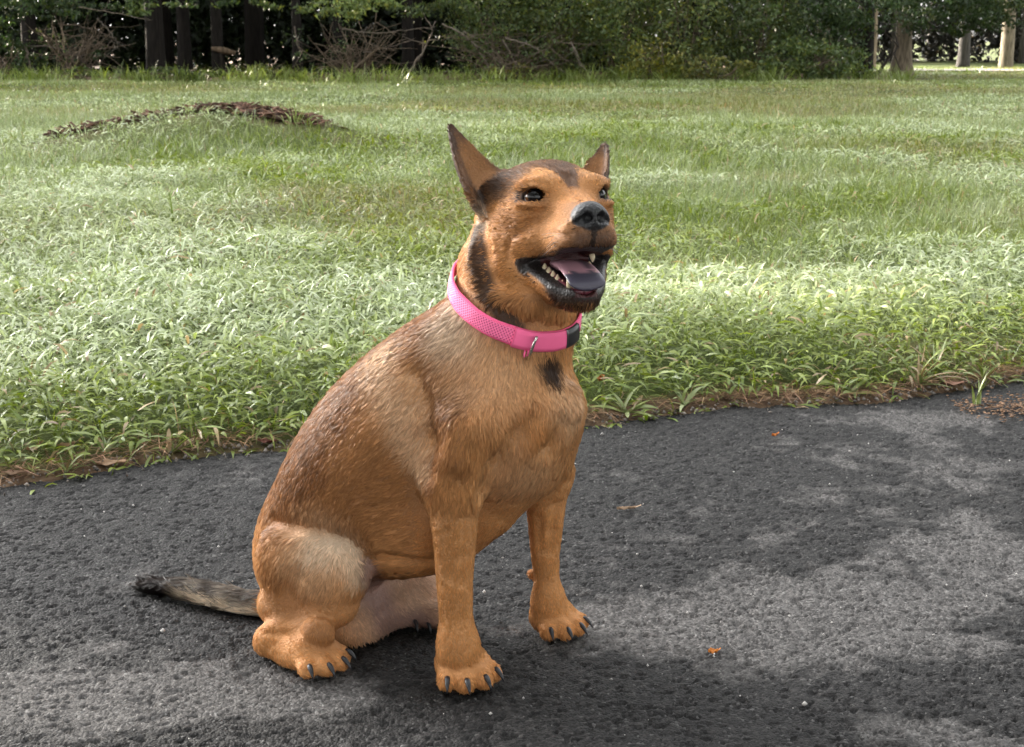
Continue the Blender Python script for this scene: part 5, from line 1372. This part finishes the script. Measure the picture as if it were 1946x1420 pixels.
st_ = (1 - sstep(np.abs(V[:, 1] + .0125), .0035, .0055)) * (V[:, 0] > .035) * (V[:, 0] < .074); cl = cl + (np.array([.05, .042, .055]) - cl) * (st_ * .9)[:, None]
gr_ = (1 - sstep(np.abs(V[:, 1]), .0005, .0014)) * (V[:, 0] < .070); cl = cl * (1 - .35 * gr_[:, None])
Vw = HEAD_O + HEAD_S * (V @ HEAD_R)
m_tongue, nt, b = mat_new('dog_tongue'); b.inputs['Roughness'].default_value = .38; b.inputs['Subsurface Weight'].default_value = .0
a_ = nt.nodes.new('ShaderNodeAttribute'); a_.attribute_name = 'col'; nt.links.new(a_.outputs['Color'], b.inputs['Base Color'])
nz_ = nt.nodes.new('ShaderNodeTexNoise'); nz_.inputs['Scale'].default_value = 900; tc = nt.nodes.new('ShaderNodeTexCoord'); nt.links.new(tc.outputs['Object'], nz_.inputs['Vector'])
bp = nt.nodes.new('ShaderNodeBump'); bp.inputs['Strength'].default_value = .4; bp.inputs['Distance'].default_value = .0006; nt.links.new(nz_.outputs[0], bp.inputs['Height']); nt.links.new(bp.outputs[0], b.inputs['Normal'])
dpart('tongue', Vw, F, m_tongue, True, {'col': ('FLOAT_COLOR', 'POINT', cl)})

# ---- teeth and gums
m_tooth = mat_plain('dog_tooth', (.66, .55, .36), .30)
def tooth(base, tip_, r, bend=(0, 0, 0)):
    B, T = np.array(base), np.array(tip_); t = np.linspace(0, 1, 6)[:, None]
    pth = B + (T - B) * t + np.array(bend) * (t * (1 - t))
    V, F, Fc = tube([hw(*p) for p in pth], HEAD_S * r * np.array([1, 1.02, .92, .74, .45, .12]), 8)
    dpart('tooth', V, [F, Fc], m_tooth, True)
def tlocal(px, py, sv):
    """head-frame point on that line of sight at side offset sv"""
    o = np.array([0, 0, CAM_H]); d = at(px, py, 1.0) - o
    a0 = to_head(o[None])[0]; d0 = (HEAD_R @ d) / HEAD_S
    return a0 + d0 * ((sv - a0[1]) / d0[1])
def gum(p, q, r):
    V, F, Fc = tube([hw(*(np.array(p) + (np.array(q) - np.array(p)) * t)) for t in np.linspace(0, 1, 5)], r * HEAD_S, 8)
    dpart('gum', V, [F, Fc], m_gum, True)
m_gum = mat_plain('dog_gum', (.17, .042, .055), .3)
for sg in (1, -1):
    tooth((.0735, .0145 * sg, -.0850), (.0795, .0165 * sg, -.0645), .0034, (-.004, 0, 0))
    tooth((.063, .0185 * sg, -.0800), (.0635, .0185 * sg, -.0730), .0026)
    for k in range(4):
        f0 = .056 - k * .0072
        tooth((f0, (.0215 + k * .0022) * sg, -.0775 + k * .0052), (f0 + .001, (.0215 + k * .0022) * sg, -.0665 + k * .0046), .0042)
    for k in range(3):
        tooth((.0765 + .0015 * (k == 0), (.0025 + k * .004) * sg, -.0855), (.078, (.0025 + k * .004) * sg, -.0795), .0019)
    if sg < 0: tooth((.066, .0185 * sg, -.0460), (.067, .0185 * sg, -.0550), .0034, (.003, 0, 0))
    gum((.030, .028 * sg, -.060), (.073, .0145 * sg, -.0865), .0058)
    gum((.074, .0150 * sg, -.0870), (.0775, .000, -.0880), .0050)
# ---- claws
m_claw = mat_plain('dog_claw', (.018, .018, .022), .32)
for c, d, z in CLAWS:
    t = np.linspace(0, 1, 6)
    pth = [c + d * .016 * z * x + np.array([0, 0, .004 - .0125 * x * x - .001 * x]) * z for x in t]
    V, F, Fc = tube(pth, z * np.array([.0036, .0037, .0034, .0028, .0018, .0005]), 8)
    V[:, 2] = np.maximum(V[:, 2], .0010)
    dpart('claw', V, [F, Fc], m_claw, True)

# ---- collar
from bisect import bisect
NA = 160; an = np.linspace(0, 2 * np.pi, NA, endpoint=False); HW = .0102
def ring_radius(off):
    rr = np.zeros(NA)
    rs = np.linspace(.03, .16, 260)
    for i, a in enumerate(an):
        d = e1 * math.cos(a) + e2 * math.sin(a)
        f = fval(cc0 + cn * off + rs[:, None] * d)
        k = np.argmax(f > 0); rr[i] = rs[k]
    for _ in range(6): rr = (np.roll(rr, 1) + 2 * rr + np.roll(rr, -1)) / 4
    return rr
rT, rB = ring_radius(HW), ring_radius(-HW)
def collar_pt(a_i, v, out):      # v -1..1 across the band
    i = a_i % NA; d = e1 * math.cos(an[i]) + e2 * math.sin(an[i])
    r = rB[i] + (rT[i] - rB[i]) * (v + 1) / 2
    return cc0 + cn * HW * v + d * (r + out)
prof = [(-1, .004), (-.96, .0066), (-.5, .0072), (0, .0074), (.5, .0072), (.96, .0066), (1, .004), (.9, .0030), (-.9, .0030)]
V = np.array([collar_pt(i, v, o) for i in range(NA) for v, o in prof]); k = len(prof)
i, j = np.meshgrid(np.arange(NA), np.arange(k), indexing='ij')
F = np.stack([i * k + j, i * k + (j + 1) % k, ((i + 1) % NA) * k + (j + 1) % k, ((i + 1) % NA) * k + j], -1).reshape(-1, 4)
arc = np.concatenate([[0], np.cumsum(np.linalg.norm(np.diff(np.array([collar_pt(i, 0, .007) for i in range(NA)]), axis=0), axis=1))])
uvw = np.array([(arc[i], v * HW, 0) for i in range(NA) for v, o in prof])
m_col, nt, b = mat_new('collar_mesh_fabric'); b.inputs['Roughness'].default_value = .75
a_ = nt.nodes.new('ShaderNodeAttribute'); a_.attribute_name = 'strap'
vm = nt.nodes.new('ShaderNodeVectorMath'); vm.operation = 'MULTIPLY'; vm.inputs[1].default_value = (330, 330, 1); nt.links.new(a_.outputs['Vector'], vm.inputs[0])
br = nt.nodes.new('ShaderNodeTexVoronoi'); br.inputs['Scale'].default_value = 1.0; br.inputs['Randomness'].default_value = 0.0; br.voronoi_dimensions = '2D'
mp = nt.nodes.new('ShaderNodeMapping'); mp.inputs['Rotation'].default_value = (0, 0, math.radians(45)); nt.links.new(vm.outputs[0], mp.inputs['Vector']); nt.links.new(mp.outputs[0], br.inputs['Vector'])
rp = ramp(nt, [(.24, tuple(srgb(190, 50, 105))), (.34, (1.0, .20, .40))], br.outputs['Distance'])
sp = nt.nodes.new('ShaderNodeSeparateXYZ'); nt.links.new(a_.outputs['Vector'], sp.inputs[0])
ab = nt.nodes.new('ShaderNodeMath'); ab.operation = 'ABSOLUTE'; nt.links.new(sp.outputs['Y'], ab.inputs[0])
gt = nt.nodes.new('ShaderNodeMath'); gt.operation = 'GREATER_THAN'; gt.inputs[1].default_value = HW * .80; nt.links.new(ab.outputs[0], gt.inputs[0])
mx = nt.nodes.new('ShaderNodeMix'); mx.data_type = 'RGBA'; mx.inputs[7].default_value = (1.0, .13, .31, 1); nt.links.new(gt.outputs[0], mx.inputs[0]); nt.links.new(rp.outputs[0], mx.inputs[6])
nt.links.new(mx.outputs[2], b.inputs['Base Color'])
bp = nt.nodes.new('ShaderNodeBump'); bp.inputs['Strength'].default_value = .8; bp.inputs['Distance'].default_value = .0012; nt.links.new(br.outputs['Distance'], bp.inputs['Height']); nt.links.new(bp.outputs[0], b.inputs['Normal'])
collar = dpart('collar', V, F, m_col, True, {'strap': ('FLOAT_VECTOR', 'POINT', uvw)})
tag(collar, 'neon pink mesh collar round the neck')
def proj(P):
    d = np.asarray(P) - np.array([0, 0, CAM_H]); z = d @ np.array([0, COSP, -SINP])
    return 973 + PIX * d[..., 0] / z, 710 - PIX * (d @ np.array([0, SINP, COSP])) / z
cpx = np.array([proj(collar_pt(i, 0, .007)) for i in range(NA)]); cy = np.array([collar_pt(i, 0, .007)[1] for i in range(NA)])
def angle_at(px):
    c = np.abs(cpx[:, 0] - px) + np.where(cy < 1.79, 0, 500); return int(np.argmin(c))
def patch(i0, i1, o0, o1, vv=1.04):
    n = (i1 - i0) % NA if (i1 - i0) % NA < NA / 2 else -((i0 - i1) % NA)
    st = list(range(0, n + (1 if n > 0 else -1), 1 if n > 0 else -1))
    Q = [( -vv, o0), (-vv, o1), (-vv * .5, o1 + .001), (vv * .5, o1 + .001), (vv, o1), (vv, o0)]
    V = np.array([collar_pt(i0 + s_, v, o) for s_ in st for v, o in Q]); k = len(Q); n_ = len(st)
    i, j = np.meshgrid(np.arange(n_ - 1), np.arange(k), indexing='ij')
    F = np.stack([i * k + j, i * k + (j + 1) % k, (i + 1) * k + (j + 1) % k, (i + 1) * k + j], -1).reshape(-1, 4)
    caps = np.array([[j for j in range(k)], [(n_ - 1) * k + j for j in range(k)][::-1]])
    return V, [F, caps]
m_web = mat_plain('collar_webbing', (1.0, .15, .34), .7)
m_buck = mat_plain('black_plastic', (.012, .012, .013), .35)
m_steel = mat_plain('steel_ring', (.62, .60, .56), .22, .5, Metallic=1.0)
V, F = patch(angle_at(975), angle_at(1074), .0066, .0092, 1.02); dpart('webbing', V, F, m_web, False, None, collar)
V, F = patch(angle_at(1073), angle_at(1096), .0060, .0098, 1.0); dpart('buckle', V, F, m_buck, False, None, collar)
i0 = angle_at(1013); dn = e1 * math.cos(an[i0]) + e2 * math.sin(an[i0]); tg = np.cross(cn, dn)
rc = collar_pt(i0, -.62, .0105); pa = [rc + (cn * math.cos(t) * .0165 + (dn * .75 - tg * .35) * math.sin(t) * .0075) for t in np.linspace(0, 2 * np.pi, 29)]
V, F, Fc = tube(pa, .0019, 8, False); dpart('ring', V, F, m_steel, True, None, collar)
i1 = angle_at(1003); lp = [collar_pt(i1 + (1 if q else 0), v, o) for q, v, o in ((0, -.95, .007), (0, -1.5, .008), (0, -1.75, .009), (1, -1.5, .0095), (1, -.95, .009))]
V, F, Fc = tube(lp, .0013, 6); dpart('loop', V, [F, Fc], m_web, True, None, collar)
# ================================================================== fallen leaves and edge weeds
def fallen_leaf(px, py, length, width, az, col, label, curl=.25, lobes=0, lift=.006, name='fallen_leaf', group=None):
    c = gnd(px, py); z0 = lift + (float(ground_z(c[0], c[1])) if c[1] > edge_y(c[0]) else 0.0)
    n, m = 15, 7; V = []
    for i in range(n):
        t = i / (n - 1); w = width * .5 * math.sin(math.pi * min(1, t * .94 + .05)) ** .75 * (1 + lobes * .32 * math.sin(t * 21))
        for j in range(m):
            s = (j / (m - 1) - .5) * 2
            zz = curl * length * ((t - .5) ** 2 * .8 + .35 * (s * w / length) ** 2 * 4) + .002 * math.sin(9 * t + 5 * s)
            V.append(((t - .5) * length, s * w, zz))
    for t in np.linspace(0, 1, 4): V += [(.5 * length + .3 * length * t, -.0010, curl * length * .2 + .003 * t), (.5 * length + .3 * length * t, .0010, curl * length * .2 + .003 * t)]
    V = np.array(V); F = []
    for i in range(n - 1):
        for j in range(m - 1): F.append((i * m + j, (i + 1) * m + j, (i + 1) * m + j + 1, i * m + j + 1))
    o0 = n * m
    for i in range(3): F.append((o0 + 2 * i, o0 + 2 * i + 2, o0 + 2 * i + 3, o0 + 2 * i + 1))
    Vb = V.copy(); Vb[:, 2] -= .0009; k = len(V); F = np.array(F); F = np.concatenate([F, F[:, ::-1] + k]); V = np.concatenate([V, Vb])
    ca, sa = math.cos(az), math.sin(az); V = np.stack([V[:, 0] * ca - V[:, 1] * sa, V[:, 0] * sa + V[:, 1] * ca, V[:, 2]], 1)
    col = np.array(col) * (.8 + .4 * vnoise(V, 120, 7))[:, None] * np.where(np.abs(V[:, :1]) < 0, 1, 1)
    o = mesh_np(name, V, F, m_dry, None, True, {'col': ('FLOAT_COLOR', 'POINT', col)})
    o.location = (c[0], c[1], z0); tag(o, label, 'leaf', group); return o
m_dry = leaf_mat('dry_leaf', .15, .7, .3)
FL = 'fallen leaves at the edge of the asphalt'
fallen_leaf(210, 884, .058, .032, .25, (.52, .34, .22), 'large pale tan fallen leaf on the asphalt edge at left', .15, .5, group=FL)
fallen_leaf(508, 848, .040, .020, -.2, (.11, .030, .018), 'dark red fallen leaf close behind the dog', .5, .3, .010, group=FL)
fallen_leaf(128, 868, .036, .020, .7, (.42, .26, .16), 'small tan leaf caught in the weeds above the large pale leaf', .4, .3, .012, group=FL)
fallen_leaf(66, 878, .038, .017, 1.2, (.38, .21, .12), 'upright brown leaf in the weeds at far left', .7, .2, .016, group=FL)
fallen_leaf(30, 908, .050, .018, .1, (.45, .30, .22), 'pinkish flat leaf at the left end of the asphalt edge', .1, .2, .006, group=FL)
fallen_leaf(1812, 738, .050, .028, .15, (.36, .20, .14), 'curled brown leaf among the weeds at far right', .3, .4, .012, group=FL)
fallen_leaf(1472, 829, .014, .009, .5, (.55, .17, .03), 'tiny orange leaf on the asphalt near the grass at right', .6, .2, .003, group=FL)
fallen_leaf(1355, 1241, .013, .010, .1, (.55, .20, .04), 'tiny orange leaf on the asphalt right of the far front paw', .4, .2, .003, group=FL)
fallen_leaf(1190, 969, .034, .0035, .2, (.48, .33, .22), 'thin tan sliver of leaf on the asphalt behind the far front leg', .1, 0, .004, group=FL)
# orange flower head in the weeds beside the dog's chest
c = gnd(1141, 762); bld = Build(); zc = .055
m_pet, nt, b = mat_new('orange_petal'); a_ = nt.nodes.new('ShaderNodeAttribute'); a_.attribute_name = 'col'; nt.links.new(a_.outputs['Color'], b.inputs['Base Color'])
fl = empty('flower', (c[0], c[1], 0)); tag(fl, 'small orange flower head in the weeds beside the dog', 'flower')
V, F, Fc = tube([(0, 0, 0), (.002, 0, .02), (0, .001, .036), (.001, 0, zc - .006)], .0012, 6); Build().add(V, F, Fc, col=(.08, .14, .03)).make('stem', m_grass, fl)
for ring, (nn, r, el0) in enumerate(((9, .0135, .35), (9, .0115, .8), (6, .008, 1.2))):
    V, F = blades(np.tile([0, 0, zc + ring * .002 - .004], (nn, 1)).astype(float), np.linspace(0, 2 * np.pi, nn, endpoint=False) + ring * .35, np.full(nn, el0), np.full(nn, .3), np.full(nn, r), np.full(nn, .0068), 4, shape=np.array([.5, 1, 1, .6]))
    bld.add(V, F, col=np.array([.70, .17, .015]) * (1 - .12 * ring))
V, F, Fc = tube([(0, 0, zc - .009), (0, 0, zc - .003), (0, 0, zc + .004)], [.003, .007, .004], 10); bld.add(V, F, Fc, col=(.35, .08, .01))
bld.make('petals', m_pet, fl, True)

def weed(px, py, n, lmin, lmax, w, label, straw=.2, el=.9, name='weed', droop=1.3):
    c = gnd(px, py); z = float(ground_z(c[0], c[1])) if c[1] > edge_y(c[0]) else 0
    r = empty(name, (c[0], c[1], z)); tag(r, label, 'weed', 'weeds rooted along the asphalt edge')
    for k in range(n):
        az = rng.uniform(0, 2 * np.pi, 1); L = rng.uniform(lmin, lmax, 1)
        V, F = blades(np.array([[rng.normal(0, .004), rng.normal(0, .004), .002]]), az, np.array([rng.normal(el, .3)]).clip(.05, 1.5), np.array([rng.uniform(.4, droop)]), L, np.array([w * rng.uniform(.7, 1.25)]), 7, roll=rng.normal(0, .3, 1))
        V2 = V - [0, 0, .0007]; V2 = np.concatenate([V, V2]); F2 = np.concatenate([F, F[:, ::-1] + len(V)])
        V2[:, 2] = np.maximum(V2[:, 2], .003)
        u = rng.random(); col = G_STRAW * rng.uniform(.7, 1.1) if rng.random() < straw else G_GREEN + (G_YEL - G_GREEN) * u + (G_DEW - G_GREEN) * rng.uniform(0, .5)
        mesh_np('blade', V2, F2, m_grass, r, True, {'col': ('FLOAT_COLOR', 'POINT', np.tile(col, (len(V2), 1)))})
weed(1745, 738, 18, .05, .13, .007, 'spreading green and straw weed with trailing dead blades at right', .4, .7)
weed(1775, 726, 10, .06, .12, .008, 'upright weed clump behind the curled brown leaf', .2, 1.2)
weed(1855, 772, 6, .05, .085, .008, 'lone small weed growing out of the asphalt at right', .05, 1.35, droop=.6)
weed(1870, 728, 12, .05, .12, .007, 'yellowish weed with arching blades at the far right edge', .15, .9)
weed(1300, 776, 12, .05, .10, .010, 'low green weed creeping onto the asphalt a little right of the dog chest', .1, .45)
weed(1190, 790, 14, .05, .10, .011, 'broad-leaved weed sprawling on the asphalt beside the dog chest', .05, .4)
weed(1620, 754, 10, .05, .09, .010, 'grey-green low weed lying on the asphalt edge right of centre', .05, .35)
weed(330, 862, 12, .05, .10, .011, 'broad-leaved weed leaning over the edge behind the tail', .1, .45)
weed(205, 868, 10, .04, .09, .009, 'green weed sprawling beside the large pale leaf', .1, .4)
weed(60, 905, 10, .03, .06, .005, 'fine feathery weed at the left end of the edge', .1, .9)
weed(130, 900, 8, .03, .05, .005, 'tiny tufted weed on the asphalt at left', .1, .9)
